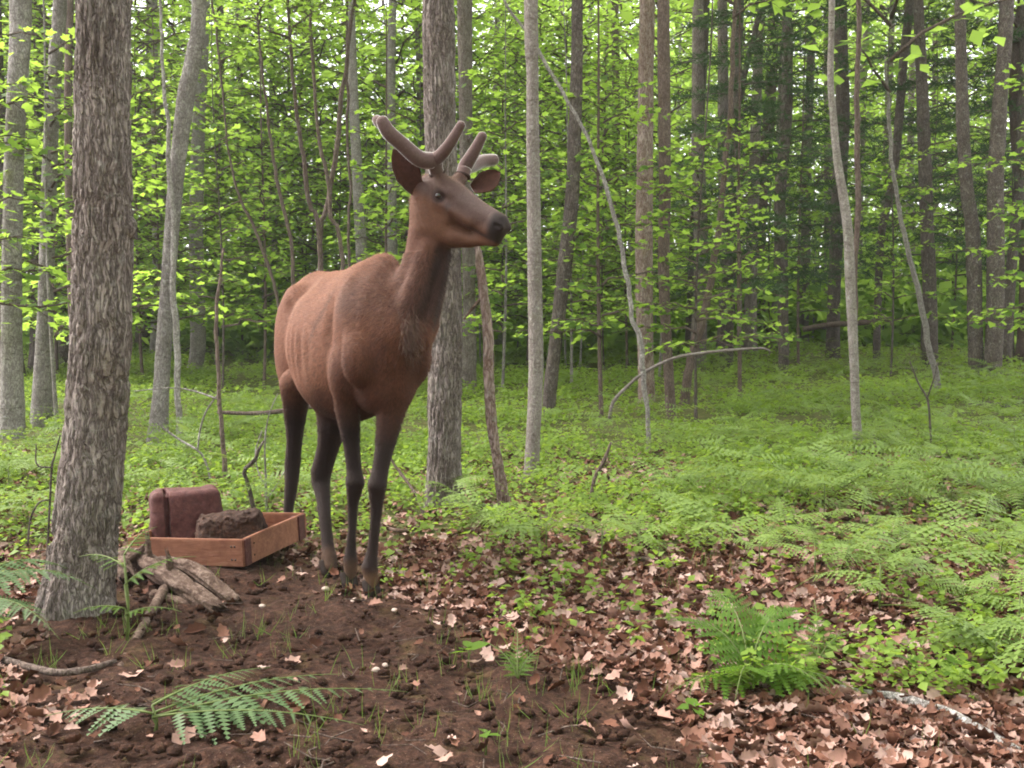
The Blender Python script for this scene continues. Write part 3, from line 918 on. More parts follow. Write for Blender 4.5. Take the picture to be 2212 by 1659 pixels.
# pine boughs at the right
def pine():
    r = np.random.default_rng(9)
    P, D, N, L, br = [], [], [], [], []
    for b in range(44):
        t = (b + r.random()) / 44
        z, az, ln = 1.2 + 5.0 * t, b * 2.399, 1.5 * (1 - 0.5 * t) * r.uniform(0.7, 1.1)
        s = np.linspace(0, 1, 6)
        path = np.stack([np.cos(az) * s * ln, np.sin(az) * s * ln, z + 0.15 * ln * s - 0.25 * ln * s * s], 1)
        br.append(tube(path, np.linspace(0.014, 0.003, 6), 5))
        for i in range(1, 6):
            for sd_ in (-1, 1):
                a2 = az + sd_ * 0.8
                tl = 0.45 * ln * (1.1 - 0.6 * s[i])
                m = 26
                ss = r.random((m, 1))
                p = path[i] + ss * tl * np.array([math.cos(a2), math.sin(a2), -0.05])
                aa = a2 + r.normal(0, 0.8, m)
                P.append(p); D.append(np.stack([np.cos(aa), np.sin(aa), r.normal(0.2, 0.5, m)], 1))
                N.append(unit(r.normal(0, 1, (m, 3)))); L.append(r.uniform(0.1, 0.17, m))
    V = (np.array([(0, -0.05, 0), (1, 0, 0), (0, 0.05, 0)]), np.array([(0, 1, 2)]))
    v, f, tint = leaves(*map(np.concatenate, (P, D, N, L)), V)
    bv, bf = merge(br)
    return mesh_from('needles', v, f, M['needle'], False, {'tint': tint}), mesh_from('pine_limbs', bv, bf, M['bark_dark']), 0
PINE = pine()
for i, (px, Y, lb) in enumerate([(1600, 15.5, 'dark young pine left of the sky gaps at centre right'), (1700, 17.0, 'dark young pine between the bright sapling and the pale curved trunk'), (1990, 18.5, 'dark young pine behind the dark straight trunk at right'), (2190, 17.5, 'dark young pine at the right edge')]):
    wood_tree(xs_at(px, Y), Y, TR_SAP[2], PINE, 0.0, 1.0 + 0.1 * i, lb, 'dark young pines', 'pine_tree', 'pine tree')

def distant_foliage():
    r = np.random.default_rng(5)
    P, D, N, L = [], [], [], []
    for c in range(4300):
        if c < 1200:                                     # bushes and low boughs close the view near the ground
            Y = r.uniform(34, 62) if c > 420 else r.uniform(22, 36)
            x = r.uniform(-0.62, 0.62) * Y
            z = r.uniform(0, 1) ** 1.2 * (8 if c > 420 else 1.7)
        elif c < 3200:                                   # crowns, with gaps where the sky shows
            Y = r.uniform(44, 76)
            x = r.uniform(-0.62, 0.62) * Y
            z = 5 + r.uniform(0, 1) * 18
            if vn2(x / Y * 9, z / Y * 13, 71)[0] + 0.5 * vn2(x / Y * 24, z / Y * 30, 72)[0] > 0.0:
                continue
        else:                                            # unseen wood behind camera, made dense to block light, open on sun side
            a = r.uniform(0.30 * math.pi, 1.33 * math.pi)
            d = r.uniform(9, 30)
            x, Y = math.sin(a) * d, math.cos(a) * d
            z = r.uniform(0.3, 15)
            if Y > 0 and abs(x) < 0.62 * Y + 2:
                continue
        m = 60
        rad = r.uniform(0.9, 2.0)
        P.append(np.array([x, Y, Gs(x, Y) + z]) + r.normal(0, 0.5, (m, 3)) * rad * np.array([1, 1, 0.6]))
        D.append(r.normal(0, 1, (m, 3)))
        N.append(unit(np.array([0, 0, 1.0]) + r.normal(0, 0.6, (m, 3))))
        L.append(r.uniform(0.22, 0.42, m))
    v, f, tint = leaves(*map(np.concatenate, (P, D, N, L)), LEAF2)
    o = obj('distant_foliage', mesh_from('distant_foliage', v, f, M['leaf_far'], False, {'tint': tint}))
    tag(o, 'mass of bright green leaves far back in the wood', 'foliage', kind='stuff')
distant_foliage()

# ------------------------------------------------------------------ ELK
U = unit(np.array([0.45, -0.893, 0.0]))
LFT = np.array([-U[1], U[0], 0.0])
EO = np.array([-0.552, 4.46, 0.0])
def E(f, l, z):
    return EO + U * f + LFT * l + np.array([0, 0, z])

def sd_rc(P, a, ra, b, rb):
    """tapered capsule (radius interpolated along the axis)"""
    ab = b - a
    t = np.clip(((P - a) @ ab) / np.dot(ab, ab), 0, 1)
    return np.linalg.norm(P - a - t[:, None] * ab, axis=1) - (ra + (rb - ra) * t)

def sd_ell(P, c, Rm, rad):
    q = (P - c) @ Rm
    k0 = np.linalg.norm(q / rad, axis=1)
    k1 = np.linalg.norm(q / (rad * rad), axis=1)
    return k0 * (k0 - 1.0) / np.maximum(k1, 1e-6)

BODYR = np.stack([U, LFT, np.array([0, 0, 1.0])], 1)

def tilt(pitch, yaw=0.0, base=BODYR):
    cp, sp = math.cos(pitch), math.sin(pitch)
    cyw, syw = math.cos(yaw), math.sin(yaw)
    a = np.array([[cp, 0, -sp], [0, 1, 0], [sp, 0, cp]])
    b = np.array([[cyw, -syw, 0], [syw, cyw, 0], [0, 0, 1]])
    return base @ b @ a

PR = []          # (kind, data, k, op)
def ell(c, rad, k=0.05, Rm=None, op='u'):
    PR.append(('e', (np.asarray(c, float), BODYR if Rm is None else Rm, np.asarray(rad, float)), k, op))
def rc(a, ra, b, rb, k=0.03, op='u'):
    PR.append(('c', (np.asarray(a, float), ra, np.asarray(b, float), rb), k, op))
def chain(pts, k=0.03):
    PR.append(('p', [(np.asarray(a, float), ra) for a, ra in pts], k, 'u'))

# torso
ell(E(-0.02, -0.02, 1.02), (0.37, 0.165, 0.275), 0.04)
ell(E(-0.40, 0, 0.985), (0.46, 0.235, 0.265), 0.08)
ell(E(-0.27, -0.03, 0.89), (0.33, 0.215, 0.245), 0.08)
ell(E(-0.80, 0, 1.06), (0.23, 0.155, 0.205), 0.07)
chain([(E(-0.90, 0, 1.205), 0.055), (E(-0.76, 0, 1.235), 0.055), (E(-0.58, 0, 1.232), 0.055), (E(-0.38, 0, 1.225), 0.055), (E(-0.18, 0, 1.232), 0.055), (E(0.02, 0, 1.245), 0.055)], 0.09)
ell(E(0.075, 0.01, 1.250), (0.115, 0.048, 0.088), 0.045)          # withers
# shoulders, scapula, brisket
for s in (-1, 1):
    w = 0.136 if s < 0 else 0.080
    ell(E(0.115, 0.86 * w * s, 1.05), (0.085, 0.062, 0.20), 0.03, tilt(0.25))
    ell(E(0.205, 1.05 * w * s, 0.93), (0.080, 0.062, 0.105), 0.03)
    ell(E(0.055, (w + 0.018) * s, 0.875), (0.080, 0.055, 0.115), 0.03)
    rc(E(0.07, 0.60 * w * s, 1.22), 0.022, E(0.20, 1.22 * w * s, 0.98), 0.026, 0.022)     # scapular spine
    ell(E(-0.71, 0.125 * s, 1.185), (0.075, 0.042, 0.042), 0.07)                        # point of hip
    ell(E(-0.84, 0.10 * s, 0.96), (0.165, 0.085, 0.26), 0.05, tilt(-0.12))            # thigh
    ell(E(-0.94, 0.08 * s, 1.06), (0.07, 0.055, 0.12), 0.05)
ell(E(0.195, -0.025, 0.93), (0.115, 0.105, 0.18), 0.05)
ell(E(0.14, -0.02, 0.80), (0.14, 0.105, 0.10), 0.06)
# hollows: flank in front of the thigh, behind the scapula
ell(E(-0.625, -0.268, 1.09), (0.09, 0.065, 0.13), 0.07, op='s')
ell(E(-0.63, 0.27, 1.10), (0.09, 0.06, 0.12), 0.06, op='s')
ell(E(-0.03, -0.222, 1.13), (0.03, 0.06, 0.17), 0.035, tilt(0.22), op='s')
ell(E(0.135, -0.235, 1.05), (0.016, 0.045, 0.13), 0.03, tilt(0.35), op='s')
for q in range(4):                                                       # faint ribs
    ell(E(-0.16 - 0.085 * q, -0.272, 0.98 - 0.01 * q), (0.012, 0.03, 0.13), 0.035, tilt(0.25), op='s')

# legs (image points and depth; hooves stand on the terrain)
hRF, hLF = ground_at(757, 1268), ground_at(805, 1286)
hLH, hRH = ground_at(711, 1240), ground_at(611, 1186)
def LEG(pts):
    chain([(W(px, py, Y), w * 0.495 * Y / FPX) for px, py, Y, w in pts], 0.022)
y = hRF[1]
LEG([(750, 812, y - 0.02, 72), (751, 880, y - 0.01, 52), (759, 955, y, 36), (765, 1015, y - 0.01, 32), (767, 1042, y - 0.02, 41), (765, 1062, y - 0.01, 33), (762, 1090, y, 23), (761, 1140, y, 18), (758, 1185, y, 22), (757, 1212, y - 0.005, 31), (757, 1236, y - 0.015, 27), (757, 1248, y - 0.02, 24)])
y = hLF[1]
LEG([(852, 815, y + 0.06, 92), (846, 880, y + 0.04, 62), (834, 950, y + 0.02, 44), (822, 1012, y, 35), (815, 1048, y - 0.02, 41), (814, 1072, y - 0.01, 34), (813, 1100, y, 25), (809, 1150, y, 22), (804, 1195, y, 24), (799, 1225, y - 0.005, 36), (802, 1252, y - 0.015, 29), (804, 1266, y - 0.02, 26)])
y = hRH[1]
LEG([(640, 830, y - 0.10, 70), (638, 890, y - 0.03, 48), (636, 955, y + 0.02, 33), (632, 1000, y + 0.05, 34), (631, 1025, y + 0.05, 31), (628, 1060, y + 0.04, 27), (622, 1110, y + 0.02, 19), (616, 1150, y, 19), (612, 1168, y - 0.02, 24), (611, 1180, y - 0.05, 22)])
y = hLH[1]
LEG([(722, 860, y + 0.12, 84), (718, 920, y + 0.12, 62), (708, 970, y + 0.16, 46), (694, 1018, y + 0.20, 44), (693, 1040, y + 0.20, 40), (698, 1075, y + 0.15, 30), (703, 1130, y + 0.08, 25), (708, 1180, y + 0.03, 26), (711, 1206, y, 33), (712, 1226, y - 0.03, 29)])

# neck
HY = 4.24
chain([(E(0.13, 0, 1.08), 0.170), (W(882, 690, 4.31), 0.118), (W(904, 630, 4.28), 0.098), (W(919, 570, 4.26), 0.084), (W(927, 500, 4.25), 0.078), (W(930, 440, 4.26), 0.074)], 0.05)
chain([(W(957, 540, 4.235), 0.032), (W(944, 600, 4.225), 0.034), (W(922, 670, 4.21), 0.036), (W(902, 735, 4.20), 0.05)], 0.012)   # windpipe cord
chain([(W(925, 535, 4.195), 0.034), (W(902, 620, 4.185), 0.044), (W(866, 715, 4.20), 0.07)], 0.02)                                    # neck muscle
# head
HD = unit(W(1082, 487, 4.09) - W(940, 412, 4.26))
HS = unit(np.cross(np.array([0, 0, 1.0]), HD))          # left of the head
HU = np.cross(HD, HS)
HR = np.stack([HD, HS, HU], 1)
PO = W(940, 412, 4.255)
def Hd(f, l, u):
    return PO + HD * f + HS * l + HU * u
PED = {-1: W(944, 374, 4.205), 1: W(999, 380, 4.305)}
ell(Hd(0.03, 0, -0.005), (0.115, 0.072, 0.075), 0.03, HR)           # cranium
ell(Hd(0.09, 0, 0.015), (0.10, 0.062, 0.045), 0.03, HR)             # forehead
rc(Hd(0.10, 0, -0.02), 0.066, Hd(0.315, 0, -0.012), 0.040, 0.03)     # face
rc(Hd(0.10, 0, 0.022), 0.032, Hd(0.33, 0, 0.012), 0.026, 0.03)      # nose bridge
ell(Hd(0.328, 0, -0.010), (0.040, 0.045, 0.047), 0.015, HR)          # nose pad
ell(Hd(0.302, 0, -0.036), (0.058, 0.043, 0.030), 0.015, HR)           # upper lip
for s in (-1, 1):
    ell(Hd(0.045, 0.034 * s, -0.075), (0.095, 0.030, 0.062), 0.03, HR)     # cheek
    ell(Hd(0.085, 0.058 * s, 0.028), (0.042, 0.016, 0.016), 0.016, HR)     # brow ridge
    ell(Hd(0.350, 0.026 * s, 0.000), (0.022, 0.015, 0.016), 0.010, HR)    # nostril rim
    rc(Hd(0.05, 0.034 * s, 0.035), 0.034, PED[s], 0.025, 0.02)   # pedicle
chain([(W(944, 500, 4.225), 0.050), (W(980, 512, 4.19), 0.042), (W(1015, 519, 4.155), 0.028), (W(1046, 519, 4.12), 0.020), (W(1070, 521, 4.095), 0.021)], 0.02)   # lower jaw
ell(Hd(0.06, -0.045, -0.085), (0.075, 0.020, 0.055), 0.03, HR)        # jaw muscle
rc(Hd(0.15, -0.062, -0.028), 0.012, Hd(0.235, -0.05, -0.035), 0.008, 0.03)   # cheek bone ridge
rc(Hd(0.15, 0.062, -0.028), 0.012, Hd(0.235, 0.05, -0.035), 0.008, 0.03)
ell(Hd(0.15, -0.080, -0.050), (0.05, 0.012, 0.012), 0.025, HR, 's')
for s in (-1, 1):                                                     # mouth line, nostril, eye socket
    rc(Hd(0.365, 0.03 * s, -0.064), 0.010, Hd(0.25, 0.050 * s, -0.070), 0.007, 0.008, 's')
    ell(Hd(0.354, 0.042 * s, 0.000), (0.018, 0.013, 0.008), 0.005, HR, 's')
    ell(Hd(0.098, 0.078 * s, 0.000), (0.024, 0.016, 0.018), 0.012, HR, 's')

def smin(a, b, k):
    h = np.maximum(k - np.abs(a - b), 0) / k
    return np.minimum(a, b) - h * h * k * 0.25

def build_sdf(h):
    lo = np.array([-1.30, 3.85, -0.06])
    hi = np.array([0.12, 5.62, 1.80])
    n = np.ceil((hi - lo) / h).astype(int) + 1
    V = np.full(n, 1.0, np.float32)
    ax = [lo[i] + h * np.arange(n[i]) for i in range(3)]
    for kind, d, k, op in PR:
        if kind == 'c':
            mn = np.minimum(d[0] - d[1], d[2] - d[3])
            mx = np.maximum(d[0] + d[1], d[2] + d[3])
        elif kind == 'p':
            mn = np.min([c - r_ for c, r_ in d], axis=0)
            mx = np.max([c + r_ for c, r_ in d], axis=0)
        else:
            e = np.sqrt(((d[1] * d[2]) ** 2).sum(1))
            mn, mx = d[0] - e, d[0] + e
        pad = k + 3 * h
        i0 = np.clip(np.floor((mn - pad - lo) / h).astype(int), 0, n - 1)
        i1 = np.clip(np.ceil((mx + pad - lo) / h).astype(int) + 1, 1, n)
        if np.any(i1 <= i0):
            continue
        g = np.stack(np.meshgrid(*[ax[i][i0[i]:i1[i]] for i in range(3)], indexing='ij'), -1).reshape(-1, 3)
        if kind == 'p':
            dv = np.full(len(g), 9.0)
            for (a_, ra_), (b_, rb_) in zip(d[:-1], d[1:]):
                dv = smin(dv, sd_rc(g, a_, ra_, b_, rb_), 0.004)
        else:
            dv = sd_rc(g, *d) if kind == 'c' else sd_ell(g, *d)
        sl = tuple(slice(i0[i], i1[i]) for i in range(3))
        cur = V[sl].ravel()
        new = smin(cur, dv, k) if op == 'u' else -smin(-cur, dv, k)
        V[sl] = new.reshape(V[sl].shape)
    return V, lo

def surface_nets(V, lo, h):
    s = V < 0
    c = np.zeros(np.array(V.shape) - 1, np.int8)
    for a in (0, 1):
        for b in (0, 1):
            for d in (0, 1):
                c += s[a:a + c.shape[0], b:b + c.shape[1], d:d + c.shape[2]]
    m = (c > 0) & (c < 8)
    I = np.argwhere(m)
    idx = np.full(m.shape, -1, np.int64)
    idx[m] = np.arange(len(I))
    acc = np.zeros((len(I), 3))
    cnt = np.zeros(len(I))
    co = [(a, b, d) for a in (0, 1) for b in (0, 1) for d in (0, 1)]
    for p in co:
        for ax_ in range(3):
            if p[ax_]:
                continue
            q = list(p)
            q[ax_] = 1
            va = V[I[:, 0] + p[0], I[:, 1] + p[1], I[:, 2] + p[2]]
            vb = V[I[:, 0] + q[0], I[:, 1] + q[1], I[:, 2] + q[2]]
            x = (va < 0) != (vb < 0)
            t = np.where(x, va / np.where(x, va - vb, 1), 0)
            pos = np.tile(np.array(p, float), (len(I), 1))
            pos[:, ax_] += t
            acc[x] += pos[x]
            cnt[x] += 1
    vert = (I + acc / cnt[:, None]) * h + lo
    F = []
    for ax_ in range(3):
        b, d = [(1, 2), (2, 0), (0, 1)][ax_]
        sa = np.take(s, np.arange(V.shape[ax_] - 1), ax_)
        sb = np.take(s, np.arange(1, V.shape[ax_]), ax_)
        e = np.argwhere(sa != sb)
        e = e[(e[:, b] > 0) & (e[:, d] > 0) & (e[:, b] < m.shape[b]) & (e[:, d] < m.shape[d])]
        def at(ob, od):
            q = e.copy()
            q[:, b] += ob
            q[:, d] += od
            return idx[q[:, 0], q[:, 1], q[:, 2]]
        quad = np.stack([at(-1, -1), at(0, -1), at(0, 0), at(-1, 0)], 1)
        flip = ~sa[e[:, 0], e[:, 1], e[:, 2]]
        quad[flip] = quad[flip][:, ::-1]
        F.append(quad)
    return vert, np.vstack(F)

def relax(v, f, it, lam=0.5):
    n = len(v)
    e = np.vstack([f[:, [0, 1]], f[:, [1, 2]], f[:, [2, 3]], f[:, [3, 0]]])
    deg = np.bincount(e[:, 0], minlength=n) + np.bincount(e[:, 1], minlength=n)
    for _ in range(it):
        acc = np.zeros_like(v)
        for k in range(3):
            acc[:, k] = np.bincount(e[:, 0], v[e[:, 1], k], n) + np.bincount(e[:, 1], v[e[:, 0], k], n)
        v = v + lam * (acc / np.maximum(deg, 1)[:, None] - v)
    return v

GH = 0.0065
SDF, SLO = build_sdf(GH)
ev, ef = surface_nets(SDF, SLO, GH)
ev = relax(ev, ef, 2, 0.5)
print('elk verts', len(ev))

def sdf_at(p):
    q = (np.asarray(p) - SLO) / GH
    i = np.clip(np.floor(q).astype(int), 0, np.array(SDF.shape) - 2)
    t = q - i
    r = 0
    for a in (0, 1):
        for b in (0, 1):
            for c in (0, 1):
                r += (t[0] if a else 1 - t[0]) * (t[1] if b else 1 - t[1]) * (t[2] if c else 1 - t[2]) * SDF[i[0] + a, i[1] + b, i[2] + c]
    return r

def hit(px, py, y0=3.9, y1=5.5):
    Y = y0
    while Y < y1:
        if sdf_at(W(px, py, Y)) < 0:
            return W(px, py, Y)
        Y += 0.003
    return W(px, py, 4.25)

HIT_EYE = hit(949, 423)
# coat colours by body region, plus painted shade streaks and light edges
def coat(v):
    rel = v - EO
    f = rel @ U
    l = rel @ LFT
    z = v[:, 2]
    hd = (v - PO) @ HR
    hf, hl, hu = hd[:, 0], hd[:, 1], hd[:, 2]
    body = np.array([0.262, 0.108, 0.064])
    chest = np.array([0.098, 0.030, 0.014])
    leg = np.array([0.019, 0.0075, 0.0065])
    mane = np.array([0.066, 0.030, 0.025])
    face = np.array([0.110, 0.066, 0.060])
    jaw = np.array([0.165, 0.072, 0.042])
    muz = np.array([0.022, 0.013, 0.013])
    c = np.tile(body, (len(v), 1))
    def mixin(col, w):
        nonlocal c
        c = c * (1 - w[:, None]) + col * w[:, None]
    nz = vn3(v[:, 0] * 14, v[:, 1] * 14, v[:, 2] * 14, 3)
    mixin(chest, 0.9 * sstep(-0.06, 0.14, f + 0.04 * nz) * sstep(1.10, 0.86, z + 0.04 * nz - 0.25 * np.clip(f - 0.1, 0, 1)))
    mixin(np.array([0.10, 0.04, 0.024]), 0.55 * np.exp(-((f + 0.115 - 0.35 * (z - 1.1)) / 0.022) ** 2) * sstep(0.95, 1.02, z) * sstep(1.24, 1.15, z))  # streak behind the shoulder: shading painted into the coat
    mixin(np.array([0.29, 0.135, 0.078]), 0.45 * sstep(0.72, 0.80, z) * sstep(1.05, 0.85, z) * np.exp(-((f + 0.18) / 0.05) ** 2))  # lighter edge beside that streak, light painted into the coat
    mixin(np.array([0.28, 0.13, 0.08]), 0.4 * np.exp(-((f + 0.52) / 0.07) ** 2))  # pale band in front of the thigh: lit edge painted in
    mixin(chest, 0.75 * sstep(0.86, 0.72, z + 0.02 * nz))
    mixin(leg, sstep(0.82, 0.58, z + 0.04 * nz))
    lowf = sstep(0.14, 0.09, z) * 0.55
    mixin(np.array([0.20, 0.10, 0.05]), lowf * (0.5 + 0.5 * np.clip(nz * 1.5, -1, 1)))
    # neck: darker towards the front and below
    nk = sstep(1.02, 1.14, z) * sstep(4.40, 4.26, v[:, 1]) * (1 - sstep(1.50, 1.55, z))
    side = sstep(0.0, 0.12, (v[:, 0] - (-0.335 + (z - 1.35) * 0.42)))
    mixin(np.array([0.105, 0.046, 0.034]), 0.65 * nk)
    mixin(mane, 0.85 * nk * side)
    mixin(mane, 0.5 * nk * sstep(0.3, 0.0, np.abs(z - 1.12) ) * sstep(-0.02, 0.1, side))
    for a_, b_, w_ in ((W(947, 548, 4.19), W(888, 700, 4.17), 0.020), (W(972, 548, 4.23), W(930, 700, 4.21), 0.022)):  # dark stripes beside the windpipe cord: groove shade painted into the coat
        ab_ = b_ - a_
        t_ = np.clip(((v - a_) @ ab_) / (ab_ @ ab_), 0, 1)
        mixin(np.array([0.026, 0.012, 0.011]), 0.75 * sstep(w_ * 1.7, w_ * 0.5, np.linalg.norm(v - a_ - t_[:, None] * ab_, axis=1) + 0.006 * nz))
    # head
    onh = ((hf > -0.10) & (hf < 0.45) & (np.abs(hl) < 0.12) & (hu > -0.15) & (hu < 0.13) & (z > 1.34)).astype(float)
    onh = onh * sstep(-0.09, -0.02, hf)
    mixin(jaw, onh * 0.8)
    mixin(face, onh * 0.9 * sstep(-0.045, 0.0, hu) )
    mixin(np.array([0.10, 0.05, 0.037]), onh * sstep(0.02, 0.07, hu) * sstep(0.13, 0.04, hf))
    mixin(np.array([0.165, 0.112, 0.105]), onh * 0.8 * sstep(0.0, 0.03, hu) * sstep(0.12, 0.17, hf))
    mixin(muz, onh * sstep(0.300, 0.334, hf + 0.25 * (hu + 0.02) + 0.006 * nz))
    mixin(jaw, onh * sstep(-0.052, -0.066, hu) * sstep(0.24, 0.28, hf) * 0.7)
    hq = HIT_EYE
    mixin(np.array([0.030, 0.014, 0.012]), sstep(0.036, 0.020, np.linalg.norm(v - hq, axis=1)) * 0.9)
    tear = Hd(0.135, -0.065, -0.018)
    mixin(np.array([0.040, 0.020, 0.016]), sstep(0.026, 0.008, np.linalg.norm(v - tear, axis=1)) * 0.8)
    mixin(np.array([0.060, 0.030, 0.024]), onh * np.exp(-((hu + 0.05 + 0.25 * (hf - 0.15)) / 0.014) ** 2) * sstep(0.10, 0.14, hf) * sstep(0.30, 0.24, hf) * 0.25)
    mixin(muz, onh * np.exp(-((hu + 0.056) / 0.008) ** 2) * sstep(0.2, 0.24, hf) * 0.8)
    return np.hstack([c * 0.68, np.ones((len(v), 1))])

EBASE = np.array([EO[0], EO[1], Gs(EO[0], EO[1])])
ELK = empty('elk', EBASE, 'young bull elk with velvet antlers standing behind the tray, looking right', 'elk')
def epart(name, v, f, mat, parent=ELK, attrs=None, smooth=True):
    return obj(name, mesh_from(name, np.asarray(v) - EBASE, f, mat, smooth, attrs), parent)
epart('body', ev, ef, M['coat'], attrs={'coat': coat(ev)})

def fur():
    r = np.random.default_rng(12)
    tri = np.vstack([ef[:, [0, 1, 2]], ef[:, [0, 2, 3]]])
    a, b, c = ev[tri[:, 0]], ev[tri[:, 1]], ev[tri[:, 2]]
    nrm = np.cross(b - a, c - a)
    ar = np.linalg.norm(nrm, axis=1)
    nrm = nrm / (ar[:, None] + 1e-12)
    cen = (a + b + c) / 3
    see = np.sum(nrm * (np.array([0, 0, CAM_H]) - cen), 1) > -0.9
    i = r.choice(len(tri), 190000, p=ar * see / np.sum(ar * see))
    u = r.random((len(i), 2))
    fl = u.sum(1) > 1
    u[fl] = 1 - u[fl]
    p = a[i] + (b[i] - a[i]) * u[:, :1] + (c[i] - a[i]) * u[:, 1:]
    N = nrm[i]
    flow = np.tile(-0.75 * U + np.array([0, 0, -0.65]), (len(p), 1))
    hd = (p - PO) @ HR
    onhead = (hd[:, 0] > -0.05) & (p[:, 2] > 1.34)
    flow[onhead] = -HD
    flow = flow + r.normal(0, 0.28, flow.shape)
    flow = unit(flow - N * np.sum(flow * N, 1)[:, None])
    ln = np.where(onhead, 0.007, np.where(p[:, 2] < 0.6, 0.008, np.where((p[:, 1] < 4.42) & (p[:, 2] > 1.0), 0.024, 0.016))) * r.uniform(0.6, 1.4, len(p))
    sd_ = np.cross(flow, N) * np.where(onhead, 0.0007, 0.0011)[:, None]
    tip = p + flow * ln[:, None] * 0.92 + N * ln[:, None] * r.uniform(0.12, 0.42, (len(p), 1))
    keep = np.linalg.norm(p - HIT_EYE, axis=1) > 0.026
    keep &= ~((hd[:, 0] > 0.30) & onhead)
    p, tip, sd_ = p[keep], tip[keep], sd_[keep]
    n = len(p)
    V = np.stack([p - sd_ - N[keep] * 0.001, p + sd_ - N[keep] * 0.001, tip], 1).reshape(-1, 3)
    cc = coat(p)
    cc[:, :3] *= r.uniform(0.5, 1.6, (n, 1))
    F = np.arange(3 * n).reshape(-1, 3)
    o = epart('fur', V, F, M['coat'], attrs={'coat': np.repeat(cc, 3, 0)}, smooth=False)
    o['kind'] = 'stuff'
fur()

def round_tube(pts, n=26, nseg=14, bulb=1.0):
    A = smooth_path(np.array([list(p) + [r * bulb] for p, r in pts]), n)
    # rounded tip
    tip = A[-1].copy()
    d = unit(A[-1, :3] - A[-2, :3])
    extra = [np.concatenate([tip[:3] + d * tip[3] * math.sin(t) * 0.9, [max(tip[3] * math.cos(t), 0.001)]]) for t in (0.4, 0.8, 1.15, 1.5)]
    A = np.vstack([A, extra])
    return tube(A[:, :3], A[:, 3], nseg)

pr, pl = PED[-1], PED[1]
hub_r, hub_l = W(937, 348, 4.175), W(1006, 358, 4.315)
antR = merge([
    round_tube([(pr, 0.031), (0.5 * (pr + hub_r), 0.030), (hub_r, 0.034), (W(906, 343, 4.13), 0.034), (W(868, 311, 4.09), 0.031), (W(840, 286, 4.06), 0.030), (W(826, 263, 4.05), 0.026)], 30, bulb=0.92),
    round_tube([(W(835, 276, 4.07), 0.022), (W(820, 264, 4.08), 0.022), (W(814, 259, 4.09), 0.019)], 10),
    round_tube([(hub_r, 0.030), (W(957, 330, 4.14), 0.027), (W(976, 304, 4.11), 0.023), (W(996, 270, 4.09), 0.0185)], 22, bulb=0.92)])
epart('antler', *antR, M['velvet'])
antL = merge([
    round_tube([(pl, 0.029), (0.5 * (pl + hub_l), 0.028), (hub_l, 0.028), (W(1024, 328, 4.29), 0.024), (W(1042, 294, 4.27), 0.019)], 26),
    round_tube([(hub_l, 0.026), (W(1018, 360, 4.38), 0.026), (W(1040, 349, 4.46), 0.027), (W(1066, 345, 4.52), 0.024)], 20)])
epart('antler', *antL, M['velvet'])
# burr rings at the antler bases
for p, q in ((pr, hub_r), (pl, hub_l)):
    d = unit(q - p)
    ring = [(p - d * 0.010, 0.012), (p - d * 0.006, 0.029), (p, 0.0330), (p + d * 0.006, 0.031), (p + d * 0.010, 0.012)]
    epart('burr', *tube(np.array([a for a, _ in ring]), [r for _, r in ring], 16), M['burr'])

def ear(base, tip, side, normal, width, depth=0.03):
    side = unit(side)
    normal = unit(normal)
    n, m = 16, 11
    t = np.linspace(0, 1, n)
    prof = np.interp(t, [0, 0.15, 0.4, 0.65, 0.85, 1.0], [0.42, 0.72, 1.0, 0.85, 0.5, 0.04])
    s = np.linspace(-1, 1, m)
    grid = np.zeros((n, m, 3))
    for i in range(n):
        c = base + (tip - base) * t[i] + normal * 0.02 * math.sin(math.pi * t[i])
        for j in range(m):
            grid[i, j] = c + side * width * prof[i] * s[j] + normal * depth * prof[i] * (s[j] ** 2 - 0.3)
    back = grid - normal * 0.007
    idx = np.arange(n * m).reshape(n, m)
    q = np.stack([idx[:-1, :-1], idx[:-1, 1:], idx[1:, 1:], idx[1:, :-1]], -1).reshape(-1, 4)
    q2 = q[:, ::-1] + n * m
    bd = list(idx[0, :]) + list(idx[1:, -1]) + list(idx[-1, -2::-1]) + list(idx[-2:0:-1, 0])
    rim = np.array([[bd[(i + 1) % len(bd)], bd[i], bd[i] + n * m, bd[(i + 1) % len(bd)] + n * m] for i in range(len(bd))])
    v = np.vstack([grid.reshape(-1, 3), back.reshape(-1, 3)])
    return v, np.vstack([q, q2, rim]), np.array([1] * len(q) + [0] * (len(q2) + len(rim)))
def add_ear(*a):
    v, f, mi = ear(*a)
    me = mesh_from('ear', v - EBASE, f, [M['ear_out'], M['ear_in']], True, mat_idx=mi)
    obj('ear', me, ELK)
add_ear(W(903, 418, 4.25), W(849, 322, 4.20), np.array([0.84, -0.20, 0.47]), np.array([0.1, -1.0, 0.05]), 0.052)
add_ear(W(1020, 408, 4.37), W(1081, 372, 4.40), np.array([-0.45, 0.2, 0.82]), np.array([0.25, -1.0, -0.1]), 0.046)

def ball(c, r, n=14, sq=(1, 1, 1), Rm=np.eye(3)):
    u = np.linspace(0.02, math.pi - 0.02, n)
    path = np.stack([np.zeros(n), np.zeros(n), -np.cos(u)], 1)
    v, f = tube(path, np.sin(u), 18)
    return (v * r * np.array(sq)) @ Rm.T + c, f
eR = hit(949, 423)
epart('eye', *ball(eR + unit(eR - np.array([0, 0, CAM_H])) * 0.010, 0.0172), M['eye'])
eL = PO + HR @ (((eR - PO) @ HR) * np.array([1, -1, 1]))
epart('eye', *ball(eL, 0.020), M['eye'])

